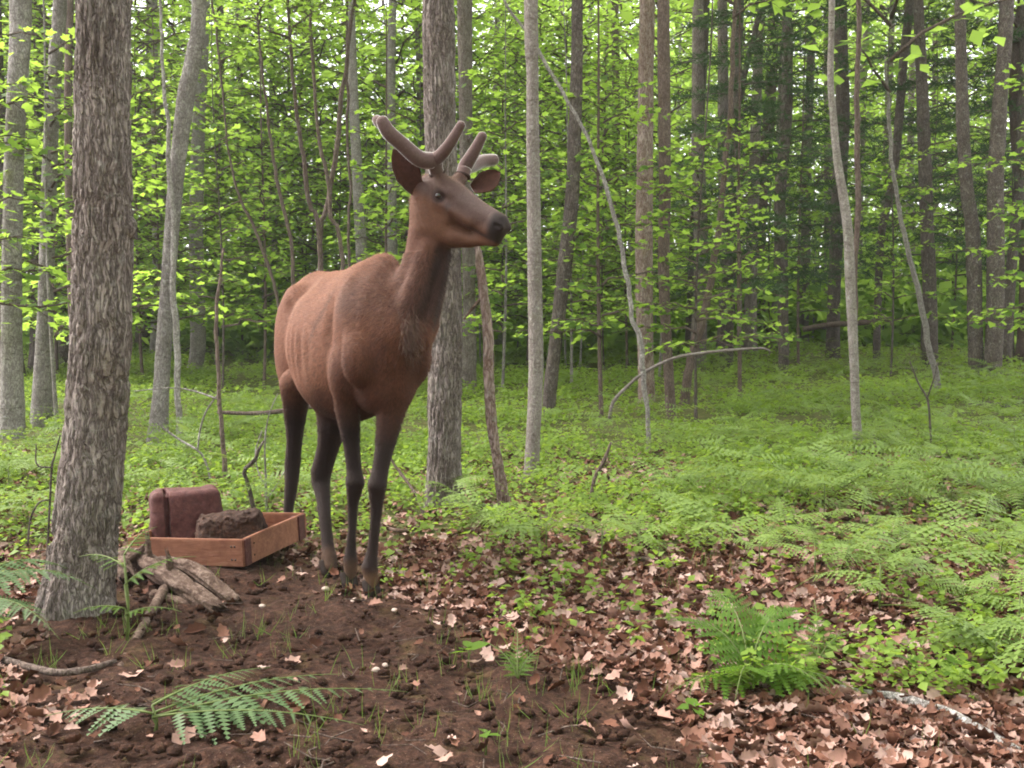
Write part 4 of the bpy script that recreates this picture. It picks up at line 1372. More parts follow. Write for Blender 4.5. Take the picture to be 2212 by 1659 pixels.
def hoof(p, d, w=0.021, ln=0.085):
    """two cloven toes pointing along d"""
    d = unit(np.array([d[0], d[1], 0.0]))
    sd_ = np.array([-d[1], d[0], 0])
    parts = []
    for s in (-1, 1):
        c = p + sd_ * s * w * 0.72
        path = np.array([c + np.array([0, 0, 0.062]) - d * 0.022, c + np.array([0, 0, 0.042]) - d * 0.005, c + np.array([0, 0, 0.020]) + d * 0.018, c + np.array([0, 0, 0.006]) + d * 0.036 + sd_ * s * -0.004])
        v, f = round_tube([(path[0], w * 0.85), (path[1], w * 0.95), (path[2], w * 0.80), (path[3], w * 0.30)], 9, 10)
        v[:, 2] = np.maximum(v[:, 2], p[2] - 0.004)
        parts.append((v, f))
    return merge(parts)
for p, dd in ((hRF, U), (hLF, U), (hLH, U), (hRH, U)):
    epart('hoof', *hoof(p + np.array([0.0, -0.028, -0.004]), dd), M['hoof'])

# shedding throat hair
def mane():
    r = np.random.default_rng(2)
    V, F, off = [], [], 0
    cnt = 0
    for _ in range(700):
        t = r.random()
        px = 884 + r.normal(0, 9) + 26 * (r.random() - 0.3) * (1 - 0.4 * t)
        py = 690 + 65 * t + r.normal(0, 14)
        p = hit(px, py)
        if p[1] > 4.45:
            continue
        ln = r.uniform(0.02, 0.055)
        d = unit(np.array([r.normal(0.15, 0.45), r.normal(-0.35, 0.3), r.normal(-1, 0.35)]))
        sd_ = unit(np.cross(d, r.normal(0, 1, 3))) * r.uniform(0.0006, 0.0014)
        m = p + d * ln * 0.6 + np.array([0, -0.006, 0])
        e = p + d * ln + np.array([r.normal(0, 0.006), 0.0, -0.004])
        V += [p - sd_, p + sd_, m + sd_ * 0.7, m - sd_ * 0.7, e]
        F += [(off, off + 1, off + 2), (off, off + 2, off + 3), (off + 3, off + 2, off + 4)]
        off += 5
    return np.array(V), np.array(F)
mv, mf = mane()
epart('throat_hair', mv, mf, M['hair'])

# ------------------------------------------------------------------ tray, mineral blocks
def box_mesh(name, sx, sy, sz, mat, bev=0.004, jit=0.0, seed=0):
    import bmesh
    bm = bmesh.new()
    bmesh.ops.create_cube(bm, size=1)
    bmesh.ops.scale(bm, vec=(sx, sy, sz), verts=bm.verts)
    bmesh.ops.bevel(bm, geom=bm.edges[:], offset=bev, segments=2, affect='EDGES')
    me = bpy.data.meshes.new(name)
    bm.to_mesh(me)
    bm.free()
    me.materials.append(mat)
    return me

CX, CY = -1.105, 4.50                       # near right corner of the tray
TD = unit(np.array([0.17, 0.60, 0]))        # along the right hand board, away from the camera
TL = np.array([-TD[1], TD[0], 0])           # along the front board, to the left
TW, TLn, TH = 0.55, 0.56, 0.115
tz = max(Gs(CX, CY) + 0.008, W(520, 1226, CY)[2])
TC = np.array([CX, CY, tz]) + TL * TW / 2 + TD * TLn / 2
ang = math.atan2(TL[1], TL[0])
TRAY = empty('wooden_tray', TC, 'low reddish wooden tray of four boards holding the mineral blocks', 'tray', rz=ang)
TRAY.rotation_euler = (R(-1.5), R(2.2), ang)
# local x = to the left, local y = towards the camera (since TL x up)
fb = -TLn / 2
sgn = 1 if np.dot(np.array([-math.sin(ang), math.cos(ang), 0]), TD) > 0 else -1
def tp(x, y):
    return (x, y * sgn, 0)
for (x, y, sx, sy, ln) in ((0, -TLn / 2, TW, 0.02, 0), (0, TLn / 2, TW, 0.02, 0), (-TW / 2 + 0.01, 0, 0.02, TLn - 0.024, 0), (TW / 2 - 0.01, 0, 0.02, TLn - 0.024, 0)):
    o = obj('board', box_mesh('board', sx, sy, TH, M['board']), TRAY, (tp(x, y)[0], tp(x, y)[1], TH / 2))
for x in (-1, 1):
    for y_ in (-1, 1):
        obj('corner_post', box_mesh('corner_post', 0.036, 0.036, TH - 0.012, M['lick_smooth'], 0.003), TRAY, (x * (TW / 2 - 0.041), sgn * y_ * (TLn / 2 - 0.031), TH / 2 - 0.004))
# corner straps seen at the outside of the corners
obj('corner_strap', box_mesh('corner_strap', 0.006, 0.05, TH - 0.004, M['lick_smooth'], 0.001), TRAY, (-TW / 2 - 0.0035, sgn * (-TLn / 2 + 0.022), TH / 2))
obj('corner_strap', box_mesh('corner_strap', 0.006, 0.055, TH - 0.004, M['lick_smooth'], 0.001), TRAY, (-TW / 2 - 0.0035, sgn * (TLn / 2 - 0.05), TH / 2))
nail = mesh_from('nail', *ball(np.zeros(3), 0.0045, 7, (1, 1, 0.5)), M['eye'])
for x_ in (-0.22, -0.236, 0.2, 0.225):
    for z_ in (0.03, 0.085):
        obj('nail', nail, TRAY, (x_, sgn * (-TLn / 2 - 0.0105), z_), (R(90), 0, 0))
for y_ in (-0.2, 0.21, 0.24):
    for z_ in (0.032, 0.082):
        obj('nail', nail, TRAY, (-TW / 2 - 0.0005, sgn * y_, z_), (0, R(90), 0))
obj('tray_bottom', box_mesh('tray_bottom', TW - 0.044, TLn - 0.03, 0.012, M['board'], 0.002), TRAY, (0, 0, 0.008))

def lumpy_block(sx, sy, sz, amp, groove, seed, h=0.006, rnd=0.03, taper=0.0, rough=0.0):
    """rounded block by distance field, with an optional worn groove"""
    m = np.array([sx, sy, sz]) / 2
    lo = -m - 0.04
    n = np.ceil((2 * (m + 0.04)) / h).astype(int) + 1
    g = np.stack(np.meshgrid(*[lo[i] + h * np.arange(n[i]) for i in range(3)], indexing='ij'), -1)
    x, y, z = g[..., 0], g[..., 1], g[..., 2]
    tp_ = 1 + taper * (z / m[2])
    q = np.stack([np.abs(x) * tp_ - m[0] + rnd, np.abs(y) * tp_ - m[1] + rnd, np.abs(z + 0.2 * taper * x) - m[2] + rnd], -1)
    d = np.linalg.norm(np.maximum(q, 0), axis=-1) + np.minimum(q.max(-1), 0) - rnd
    d = d + amp * vn3(x * 16, y * 16, z * 16, seed) + 0.5 * amp * vn3(x * 40, y * 40, z * 40, seed + 1) + rough * vn3(x * 95, y * 95, z * 95, seed + 2)
    if groove:
        gx, w = groove
        slot = np.maximum(np.abs(x - gx - 0.03 * z) - w, y + m[1] - 0.035)          # slot worn down one side
        d = np.maximum(d, -slot)
        top = np.maximum(np.maximum(np.abs(x - gx) - w * 0.7, -(z - m[2] + 0.022)), y - m[1] * 0.5)
        d = np.maximum(d, -top)
    v, f = surface_nets(d.astype(np.float32), lo, h)
    return relax(v, f, 2, 0.5), f

c1 = W(402, 1112, 4.93)
c1[2] = tz + 0.02 + 0.125
v, f = lumpy_block(0.31, 0.24, 0.235, 0.006, (-0.085, 0.010), 3, rnd=0.03, taper=0.06)
tag(obj('mineral_block', mesh_from('mineral_block', v, f, M['lick_smooth']), None, c1, (R(-4), R(-3), R(20))), 'larger smooth maroon mineral block with a groove, standing in the tray', 'mineral block', 'mineral lick blocks')
c2 = W(500, 1136, 4.76)
c2[2] = tz + 0.02 + 0.085
v, f = lumpy_block(0.29, 0.20, 0.165, 0.012, None, 8, rnd=0.05, taper=0.08, rough=0.009, h=0.005)
tag(obj('mineral_block', mesh_from('mineral_block', v, f, M['lick_rough']), None, c2, (R(-8), R(-6), R(10))), 'smaller crumbly dark brown mineral block lying in the tray', 'mineral block', 'mineral lick blocks')

# ------------------------------------------------------------------ dead wood on the ground
def stick(name, label, pts, mat='deadwood', Y=None, cat='stick', nseg=10, lump=0.10, group=None, seed=0, dz=0.03, extra=()):
    """pts: (px, py, width_px[, Y]); without Y each point lies on the ground"""
    P, rd = [], []
    for p in pts:
        if len(p) > 3:
            q = W(p[0], p[1], p[3])
        elif Y is not None:
            q = W(p[0], p[1], Y)
        else:
            q = ground_at(p[0], p[1])
            q[2] += p[2] * 0.45 * q[1] / FPX + 0.012
        P.append(q)
        rd.append(p[2] * 0.5 * q[1] / FPX)
    base = P[0].copy()
    def one(P, rd, sd):
        A = np.hstack([np.array(P), np.array(rd)[:, None]])
        ln = np.sum(np.linalg.norm(np.diff(A[:, :3], axis=0), axis=1))
        S = smooth_path(A, max(10, int(ln / dz)))
        a = np.linspace(0, 6.283, nseg, endpoint=False)
        s = np.arange(len(S)) * dz
        rr = np.maximum(S[:, 3], 0.0015)[:, None] * (1 + lump * vn3(np.cos(a)[None] * 1.5, np.sin(a)[None] * 1.5, s[:, None] * 14, sd) + lump * vn3(np.cos(a)[None] * 3, np.sin(a)[None] * 3, s[:, None] * 40, sd + 1))
        return tube(S[:, :3] - base, rr, nseg)
    parts = [one(P, rd, seed)]
    o = tag(obj(name, mesh_from(name, *merge(parts), M[mat]), None, base), label, cat, group)
    for e in extra:
        Pe = [W(p[0], p[1], p[3]) for p in e]
        v, f = one(Pe, [p[2] * 0.5 * p[3] / FPX for p in e], seed + 5)
        obj('twig', mesh_from('twig', v, f, M[mat]), o)
    return o

# forked weathered log against the tray
def forked_log():
    b = W(300, 1210, 4.30)
    root = empty('forked_log', (b[0], b[1], Gs(b[0], b[1])), 'weathered grey forked log with broken ends lying between the big tree and the tray', 'log')
    base = np.array(root.location)
    def limb(nm, pts, seed, amp=0.12, nseg=44):
        P = np.array([list(W(p[0], p[1], p[3])) + [p[2] * 0.5 * p[3] / FPX] for p in pts])
        S = smooth_path(P, 60)
        a = np.linspace(0, 6.283, nseg, endpoint=False)
        s = np.linspace(0, 1, len(S))
        rr = S[:, 3][:, None] * (1 + amp * vn3(np.cos(a)[None] * 1.3, np.sin(a)[None] * 1.3, s[:, None] * 5, seed) + 2.2 * amp * (sstep(0, 0.4, np.abs(vn3(np.cos(a)[None] * 3.2, np.sin(a)[None] * 3.2, s[:, None] * 3.5, seed + 1))) - 0.6) + 0.7 * amp * vn3(np.cos(a)[None] * 9, np.sin(a)[None] * 9, s[:, None] * 9, seed + 2))
        v, f = tube(S[:, :3] - base, rr, nseg)
        # splintered end
        ring = slice((len(S) - 1) * nseg, len(S) * nseg)
        d = unit(S[-1, :3] - S[-2, :3])
        rj = np.random.default_rng(seed)
        v[ring] += d * rj.uniform(-0.045, 0.035, (nseg, 1))
        v[-1] -= d * 0.02
        obj(nm, mesh_from(nm, v, f, M['deadwood']), root)
    limb('log_limb', [(262, 1192, 20, 4.42), (300, 1206, 34, 4.36), (345, 1234, 44, 4.26), (410, 1277, 42, 4.12), (452, 1304, 38, 4.04), (474, 1320, 32, 4.0)], 3)
    limb('log_limb', [(340, 1216, 26, 4.36), (390, 1222, 32, 4.32), (430, 1240, 36, 4.26), (480, 1280, 34, 4.16), (510, 1305, 28, 4.10)], 5)
    limb('log_limb', [(250, 1196, 26, 4.38), (262, 1222, 42, 4.30), (278, 1250, 30, 4.24)], 7)
    limb('log_limb', [(270, 1214, 16, 4.3), (300, 1192, 15, 4.32), (314, 1178, 9, 4.33)], 9)
    limb('knot_stub', [(322, 1205, 14, 4.30), (320, 1180, 12, 4.30), (318, 1158, 8, 4.31)], 11)
    limb('knot_stub', [(368, 1236, 16, 4.22), (366, 1215, 14, 4.22), (362, 1196, 7, 4.22)], 12)
    limb('log_limb', [(330, 1285, 24, 4.16), (390, 1305, 28, 4.10), (440, 1318, 20, 4.06)], 14)
forked_log()

stick('dead_branch', 'pale grey stick slanting down from the forked log to the ground', [(356, 1272, 22, 4.16), (330, 1316, 22, 3.97), (300, 1368, 20, 3.72), (275, 1414, 18, 3.50), (258, 1446, 18, 3.36)], seed=2)
stick('dead_branch', 'long grey brown branch lying on the soil at the lower left edge', [(-30, 1428, 15), (30, 1446, 16), (80, 1461, 17), (130, 1469, 17), (186, 1462, 15), (225, 1450, 14), (250, 1440, 9)], 'bark_brown', seed=3)
stick('dead_branch', 'curled grey stick on the soil left of the big tree foot', [(19, 1311, 7, 3.70), (71, 1325, 9, 3.66), (98, 1345, 10, 3.64), (102, 1362, 9, 3.62), (82, 1385, 7, 3.60)], seed=4)
stick('dead_branch', 'straight grey stick behind the left side of the big tree foot', [(62, 1232, 13), (90, 1214, 12), (128, 1188, 11)], seed=5)
stick('dead_branch', 'grey stick at the left edge above the fern', [(-20, 1206, 10), (20, 1188, 10), (50, 1168, 8)], seed=6)
stick('broken_stem', 'dark crooked broken stem standing behind the mineral blocks', [(553, 1122, 11, 5.6), (545, 1085, 10, 5.6), (534, 1040, 9, 5.6), (527, 1016, 10, 5.6), (550, 995, 9, 5.6), (557, 975, 8, 5.6), (570, 952, 4, 5.6)], 'bark_dark', cat='stem', seed=7)
stick('arched_branch', 'long pale dead branch arching over the green at centre right', [(1316, 905, 7, 9.4), (1325, 868, 8, 9.4), (1352, 838, 7, 9.4), (1390, 806, 7, 9.35), (1447, 777, 7, 9.3), (1500, 765, 7, 9.25), (1594, 755, 6, 9.2), (1650, 753, 5, 9.2), (1664, 760, 4, 9.2)], 'bark_pale', cat='branch', seed=8)
stick('broken_stem', 'thin broken stick standing in the green below the arched branch', [(1277, 1118, 8, 6.3), (1278, 1070, 9, 6.3), (1286, 1028, 8, 6.3), (1304, 998, 9, 6.3), (1320, 955, 5, 6.3)], 'bark_brown', cat='stem', seed=9)
stick('fallen_branch', 'long fallen branch lying behind the dead leaves right of the elk legs', [(1010, 1094, 8), (1076, 1109, 12), (1146, 1126, 14), (1190, 1136, 14), (1233, 1147, 15), (1285, 1160, 14), (1325, 1175, 12)], 'bark_brown', seed=10)
stick('fallen_branch', 'thin pale twig resting across the long fallen branch', [(1056, 1148, 7, 5.6), (1085, 1136, 7, 5.65), (1111, 1124, 7, 5.7), (1167, 1114, 6, 5.75)], seed=11)
stick('fallen_branch', 'curved grey stick on the ground just right of the elk forelegs', [(826, 1146, 9), (850, 1154, 9), (878, 1156, 9), (905, 1148, 8), (926, 1136, 6)], seed=12)
stick('leaning_stick', 'thin dark stick leaning behind the elk forelegs against the thick trunk', [(922, 1126, 8, 5.9), (905, 1085, 8, 5.95), (892, 1058, 7, 6.0), (858, 1012, 6, 6.1), (840, 985, 4, 6.1)], 'bark_brown', seed=13)
stick('fallen_log', 'grey speckled log lying at the lower right', [(1815, 1502, 15), (1850, 1512, 17), (1890, 1518, 18), (1941, 1524, 21), (2011, 1545, 21), (2060, 1562, 21), (2110, 1590, 20), (2200, 1640, 18)], 'bark_grey', cat='log', seed=14, nseg=18)
stick('fallen_log', 'mossy fallen log at the right edge beyond the ferns', [(2090, 880, 16, 12.4), (2140, 876, 18, 12.3), (2190, 882, 18, 12.2), (2260, 884, 18, 12.1)], 'bark_dark', cat='log', seed=15, nseg=14)
stick('fallen_log', 'dark log lying in the shade behind the pale curved trunk', [(1735, 712, 12, 19.0), (1780, 703, 12, 18.8), (1850, 698, 12, 18.6), (1930, 690, 10, 18.6)], 'bark_brown', cat='log', seed=16)
stick('fallen_branch', 'thin stick lying on the dead leaves in the centre', [(1360, 1214, 8), (1400, 1218, 9), (1430, 1226, 9), (1455, 1238, 7)], 'bark_brown', seed=17)
stick('dead_branch', 'dark fallen limb lying behind the hind legs of the elk', [(470, 890, 8, 9.0), (530, 893, 9, 9.0), (590, 890, 10, 9.0), (640, 882, 11, 9.0), (700, 876, 9, 9.0)], 'bark_brown', seed=18)
stick('snag_twig', 'short pale twig sticking out of the dead snag to the left', [(1042, 640, 9, STUBY), (1022, 664, 6, STUBY - 0.02), (1002, 690, 4, STUBY - 0.05)], seed=19, cat='twig')
stick('bare_shrub', 'arching bare twig between the big tree and the thin crooked sapling', [(458, 1052, 5, 7.0), (445, 1000, 5, 7.1), (427, 973, 5, 7.1), (385, 948, 5, 7.2), (350, 921, 5, 7.2), (338, 895, 4, 7.2), (329, 860, 3, 7.2)], 'bark_grey', cat='twig', seed=20, nseg=6,
      extra=([(427, 973, 4, 7.1), (432, 930, 4, 7.1), (445, 890, 4, 7.0), (470, 852, 3, 6.9)], [(470, 862, 4, 6.9), (420, 845, 4, 7.0), (370, 838, 3, 7.0), (290, 845, 2, 7.0)]))
stick('bare_shrub', 'thin dark bare stems left of the big tree', [(80, 1290, 6, 4.6), (95, 1255, 6, 4.6), (102, 1200, 5, 4.6), (107, 1100, 5, 4.6), (112, 1010, 5, 4.6), (118, 985, 4, 4.6), (130, 940, 3, 4.6)], 'bark_dark', cat='twig', seed=21, nseg=6,
      extra=([(60, 1180, 5, 4.62), (66, 1120, 5, 4.62), (85, 1085, 4, 4.62), (104, 1080, 4, 4.6)], [(112, 1010, 4, 4.6), (80, 1004, 4, 4.6), (78, 960, 3, 4.6)]))
stick('bare_shrub', 'thin upright twigs beside the hind leg of the elk', [(576, 1112, 6, 5.9), (574, 1030, 5, 5.9), (572, 960, 4, 5.9), (580, 900, 3, 5.9), (600, 850, 2, 5.9)], 'bark_grey', cat='twig', seed=22, nseg=6,
      extra=([(575, 1050, 4, 5.9), (558, 1020, 3, 5.9), (552, 975, 3, 5.9), (566, 930, 2, 5.9)], [(576, 1080, 3, 5.9), (600, 1045, 3, 5.9), (616, 1015, 2, 5.9)]))
stick('bare_shrub', 'thin dark twig standing in the ferns at right', [(2012, 965, 5, 8.6), (2008, 900, 5, 8.6), (2003, 860, 5, 8.6), (1985, 830, 4, 8.6), (1965, 780, 3, 8.6)], 'bark_dark', cat='twig', seed=23, nseg=6, extra=([(2003, 860, 4, 8.6), (2018, 815, 3, 8.6), (2026, 780, 2, 8.6)],))
stick('broken_stem', 'short white broken stick in the green right of the pale curved trunk', [(1893, 978, 5, 8.7), (1889, 950, 5, 8.7), (1886, 936, 4, 8.7)], 'bark_pale', cat='stem', seed=24)

# ------------------------------------------------------------------ ferns
def pinna_mesh(teeth, name='pinna', mat='fern'):
    """one leaflet along +x, toothed on both sides, slightly folded and drooping"""
    V = [(0, 0, 0)]
    n = teeth
    mid, lf, rt = [], [], []
    for i in range(n + 1):
        x = i / n
        mid.append((x, 0, -0.10 * x * x))
    for sgn_, arr in ((1, lf), (-1, rt)):
        for i in range(n):
            x = (i + 0.55) / n
            w = 0.21 * (1 - 0.80 * x) * (0.65 + 0.35 * min(1, x * 6))
            arr.append((x + 0.35 / n, sgn_ * w, 0.03 - 0.10 * x * x))
    verts = mid + lf + rt
    f = []
    L0, R0 = n + 1, 2 * n + 1
    for i in range(n):
        f.append((i, i + 1, L0 + i))
        f.append((i + 1, i, R0 + i))
    return mesh_from(name, np.array(verts), np.array(f), M[mat], False, {'tint': np.full(len(f), 0.5)})

PINNA = {k: [pinna_mesh(t, 'pinna', k) for t in (9, 7)] for k in ('fern', 'fern_dark', 'fern_mid')}

def frond_data(n, ln, width, arch=0.25, fill=0.12):
    """leaflet placements along a frond lying along +x: (x, z, side, length)"""
    out = []
    for i in range(n):
        t = fill + (1 - fill) * (i / (n - 1))
        x = ln * t
        z = arch * ln * (t - 1.35 * t * t)
        w = width * (math.sin(math.pi * min(1, 0.30 + 0.62 * t)) ** 0.8) * (1 - 0.93 * max(0, (t - 0.25) / 0.75))
        out.append((x, z, w, t))
    return out

def frond_with_pinnae(root, base, az, ln, width, arch, n, mat, droop=0.25, roll=0.0, pitch=0.0):
    """frond part with each leaflet as its own sub-part"""
    s = np.linspace(0, 1, 14)
    path = np.stack([s * ln, 0 * s, arch * ln * (s - 1.35 * s * s)], 1)
    v, f = tube(path, np.linspace(0.0035, 0.0009, 14), 5)
    fr = obj('frond', mesh_from('frond', v, f, M['stem']), root, base, (roll, pitch, az))
    for i, (x, z, w, t) in enumerate(frond_data(n, ln, width, arch)):
        for sd_ in (-1, 1):
            o = obj('pinna', PINNA[mat][i % 2], fr, (x, 0.002 * sd_, z), (rng.normal(0, 0.15), droop * rng.uniform(0.5, 1.5), sd_ * (1.25 - 0.45 * t) + rng.normal(0, 0.11)), [w * q for q in (rng.uniform(0.82, 1.12), rng.uniform(0.9, 1.3), 1.0)])
    return fr

def frond_mesh(n, ln, width, arch, teeth, mat, seed, droop=0.25):
    r = np.random.default_rng(seed)
    V, F, off, ti = [], [], 0, []
    for i, (x, z, w, t) in enumerate(frond_data(n, ln, width, arch)):
        for sd_ in (-1, 1):
            a = sd_ * (1.25 - 0.45 * t) + r.normal(0, 0.08)
            dr = droop * r.uniform(0.4, 1.6)
            d = np.array([math.cos(a), math.sin(a), -math.sin(dr)])
            nrm = unit(np.array([r.normal(0, 0.15), r.normal(0, 0.15), 1.0]))
            m = teeth
            side = np.cross(nrm, d)
            mid = [np.array([x, 0, z]) + d * w * k / m - np.array([0, 0, 0.1 * w * (k / m) ** 2]) for k in range(m + 1)]
            lf = [mid[k] * 0.45 + mid[k + 1] * 0.55 + d * w * 0.3 / m + side * w * 0.17 * (1 - 0.8 * (k + 0.5) / m) for k in range(m)]
            rt = [mid[k] * 0.45 + mid[k + 1] * 0.55 + d * w * 0.3 / m - side * w * 0.17 * (1 - 0.8 * (k + 0.5) / m) for k in range(m)]
            V += mid + lf + rt
            for k in range(m):
                F += [(off + k, off + k + 1, off + m + 1 + k), (off + k + 1, off + k, off + 2 * m + 1 + k)]
                ti += [0.2 + 0.6 * r.random()] * 2
            off += 3 * m + 1
    s = np.linspace(0, 1, 8)
    tv, (tq, tt) = tube(np.stack([s * ln, 0 * s, arch * ln * (s - 1.35 * s * s)], 1), np.linspace(0.003, 0.001, 8), 4, False)
    V = np.vstack([np.array(V), tv])
    nt = len(F)
    tq = tq + off
    F = np.vstack([np.array(F), tq[:, [0, 1, 2]], tq[:, [0, 2, 3]]])
    ti = np.array(ti + [0.4] * (len(F) - nt))
    return mesh_from('frond', V, F, M[mat], False, {'tint': ti})

FRONDS = [frond_mesh(17, 0.42 + 0.05 * i, 0.13 + 0.012 * i, 0.30 + 0.06 * i, 4, 'fern', 60 + i) for i in range(4)]
FRONDS_DK = [frond_mesh(20, 0.34 + 0.04 * i, 0.085, 0.35, 4, 'fern_dark', 70 + i) for i in range(2)]

def near_fern(label, px, py, fronds, mat='fern_mid', lift=0.0, name='bracken_fern', group='ferns near the camera'):
    """fronds: (az_deg, length, width, arch, leaflet pairs, z offset, pitch)"""
    b = ground_at(px, py)
    root = empty(name, b, label, 'fern', group)
    for az, ln, w, ar, n, zo, pitch in fronds:
        if zo > 0.02:                                     # bare stalk below the frond
            v, f = tube(np.array([(0, 0, -0.02), (0.01, 0.005, zo * 0.5), (0, 0, zo)]), [0.004, 0.0035, 0.003], 5)
            obj('stalk', mesh_from('stalk', v, f, M['stem']), root)
        frond_with_pinnae(root, (0, 0, zo), R(az), ln, w, ar, n, mat, pitch=pitch)
    return root

# big fern in the lower left foreground: fronds reach to the right
near_fern('large grey green fern sprawling on the soil in the lower left foreground', 330, 1590,
    [(22, 0.68, 0.13, 0.15, 17, 0.05, -0.02), (40, 0.56, 0.12, 0.14, 15, 0.06, -0.02), (2, 0.54, 0.11, 0.15, 14, 0.05, 0.0), (170, 0.30, 0.10, 0.16, 12, 0.06, 0.03), (60, 0.44, 0.10, 0.15, 15, 0.08, 0.0)])
near_fern('fern with drooping fronds at the left edge beside the big tree foot', -40, 1400,
    [(20, 0.36, 0.12, 0.45, 16, 0.22, 0.0), (-25, 0.36, 0.11, 0.40, 16, 0.16, 0.1), (55, 0.34, 0.11, 0.45, 16, 0.24, 0.0), (-60, 0.26, 0.09, 0.35, 13, 0.14, 0.1), (100, 0.3, 0.1, 0.4, 14, 0.2, 0.0)])
near_fern('young thin bright fern growing up beside the forked log', 272, 1392,
    [(20, 0.24, 0.055, 0.35, 11, 0.20, -0.45), (150, 0.22, 0.055, 0.30, 10, 0.26, -0.15), (75, 0.20, 0.05, 0.3, 10, 0.30, -0.4), (-10, 0.20, 0.05, 0.3, 9, 0.10, -0.2), (200, 0.16, 0.05, 0.3, 8, 0.12, -0.1)], 'fern_dark')
near_fern('dark green upright fern clump on the dead leaves at right', 1618, 1500,
    [(100, 0.38, 0.14, 0.80, 15, 0.05, -0.70), (50, 0.37, 0.14, 0.85, 15, 0.04, -0.62), (150, 0.35, 0.13, 0.85, 14, 0.04, -0.62), (-20, 0.30, 0.12, 0.4, 13, 0.05, -0.1), (200, 0.26, 0.11, 0.4, 12, 0.04, -0.1), (250, 0.26, 0.11, 0.7, 12, 0.04, -0.35), (310, 0.27, 0.11, 0.7, 12, 0.04, -0.35)], 'fern_dark', name='wood_fern')
near_fern('small curled fern right of the dark fern clump', 1768, 1450,
    [(80, 0.22, 0.06, 0.5, 12, 0.03, -0.9), (150, 0.16, 0.05, 0.5, 10, 0.03, -0.7), (20, 0.16, 0.05, 0.5, 10, 0.03, -0.7)], 'fern_dark', name='wood_fern')
near_fern('small bright upright fern in the grass at the lower centre', 1118, 1482,
    [(90, 0.15, 0.045, 0.35, 12, 0.02, -1.1), (150, 0.13, 0.04, 0.4, 10, 0.02, -0.9), (40, 0.13, 0.04, 0.4, 10, 0.02, -0.8)], 'fern_dark', name='wood_fern')

# bracken of the right hand side and the clearing
SPOTS = [(1900, 1330), (1990, 1290), (2080, 1330), (2160, 1270), (2210, 1340), (1940, 1220), (2030, 1190), (2120, 1180), (2200, 1190), (1860, 1160), (1780, 1130), (1960, 1120), (2060, 1100), (2160, 1100), (2240, 1120),
         (1700, 1180), (1640, 1230), (1560, 1200), (1840, 1080), (1930, 1050), (2020, 1040), (2110, 1030), (2200, 1030), (1500, 1150), (1600, 1120), (1700, 1090), (1380, 1200), (1300, 1240), (1180, 1200), (2250, 1250),
         (60, 1130), (20, 1080), (100, 1050), (-20, 1170), (300, 1080), (1780, 1030), (1880, 990), (1980, 980), (2090, 970), (2190, 975), (1650, 1010), (1540, 1050), (1450, 1080), (980, 1110), (1040, 1140), (2150, 1480), (2100, 1420), (2200, 1400),
         (1760, 1260), (1830, 1250), (2260, 1060), (1720, 960), (1600, 960), (1800, 930), (1920, 920), (2040, 910), (2150, 920)]
for i, (px, py) in enumerate(sorted(SPOTS, key=lambda q: -q[1])):
    b = ground_at(px, py)
    root = empty('bracken_fern', b, lab('feathery fern below the gap' if 'between' in between(px) else 'feathery fern', px), 'fern', 'bracken ferns of the clearing', rng.uniform(0, 6.28))
    k = int(rng.integers(3, 6))
    zo = rng.uniform(0.08, 0.2)
    sc = rng.uniform(0.5, 0.9)
    for j in range(k):
        obj('frond', FRONDS[int(rng.integers(0, 4))], root, (0, 0, zo * rng.uniform(0.6, 1.1)), (rng.normal(0, 0.2), rng.uniform(-0.45, 0.05), j * 6.283 / k + rng.normal(0, 0.3)), (sc, sc, sc))
    v, f = tube(np.array([(0, 0, -0.03), (0, 0, zo)]), [0.004, 0.003], 5)
    obj('stalk', mesh_from('stalk', v, f, M['stem']), root)

# broad leaved seedlings
def seedling(label, px, py, n, ln, h, mat='fern_dark', name='seedling'):
    b = ground_at(px, py)
    root = empty(name, b, label, 'seedling', 'broad leaved seedlings')
    v, f = tube(np.array([(0, 0, -0.02), (0.004, 0, h * 0.6), (0, 0.004, h)]), [0.003, 0.0025, 0.002], 5)
    obj('stem', mesh_from('stem', v, f, M['stem']), root)
    V, F = LEAF6
    lm = mesh_from('leaf', V * ln, F, M[mat], True, {'tint': np.full(len(F), 0.8)})
    for i in range(n):
        obj('leaf', lm, root, (0, 0, h * (0.75 + 0.25 * rng.random())), (rng.normal(0, 0.2), rng.uniform(-0.5, 0.2), i * 6.283 / n + rng.normal(0, 0.3)), [rng.uniform(0.8, 1.2)] * 3)
seedling('broad leaved bright seedling on the soil right of the elk hooves', 1010, 1440, 4, 0.065, 0.06)
seedling('broad leaved seedling at the bottom edge of the soil', 1048, 1622, 3, 0.05, 0.05)
seedling('light green seedling among the dead leaves at the lower right', 2060, 1490, 5, 0.07, 0.08)
seedling('upright thin stemmed seedling right of the small curled fern', 1690, 1420, 3, 0.06, 0.12)
seedling('broad leaved seedling behind the fallen log at the lower right', 1960, 1470, 4, 0.06, 0.08)
seedling('seedling in the dead leaves left of the dark fern clump', 1500, 1560, 4, 0.05, 0.05)

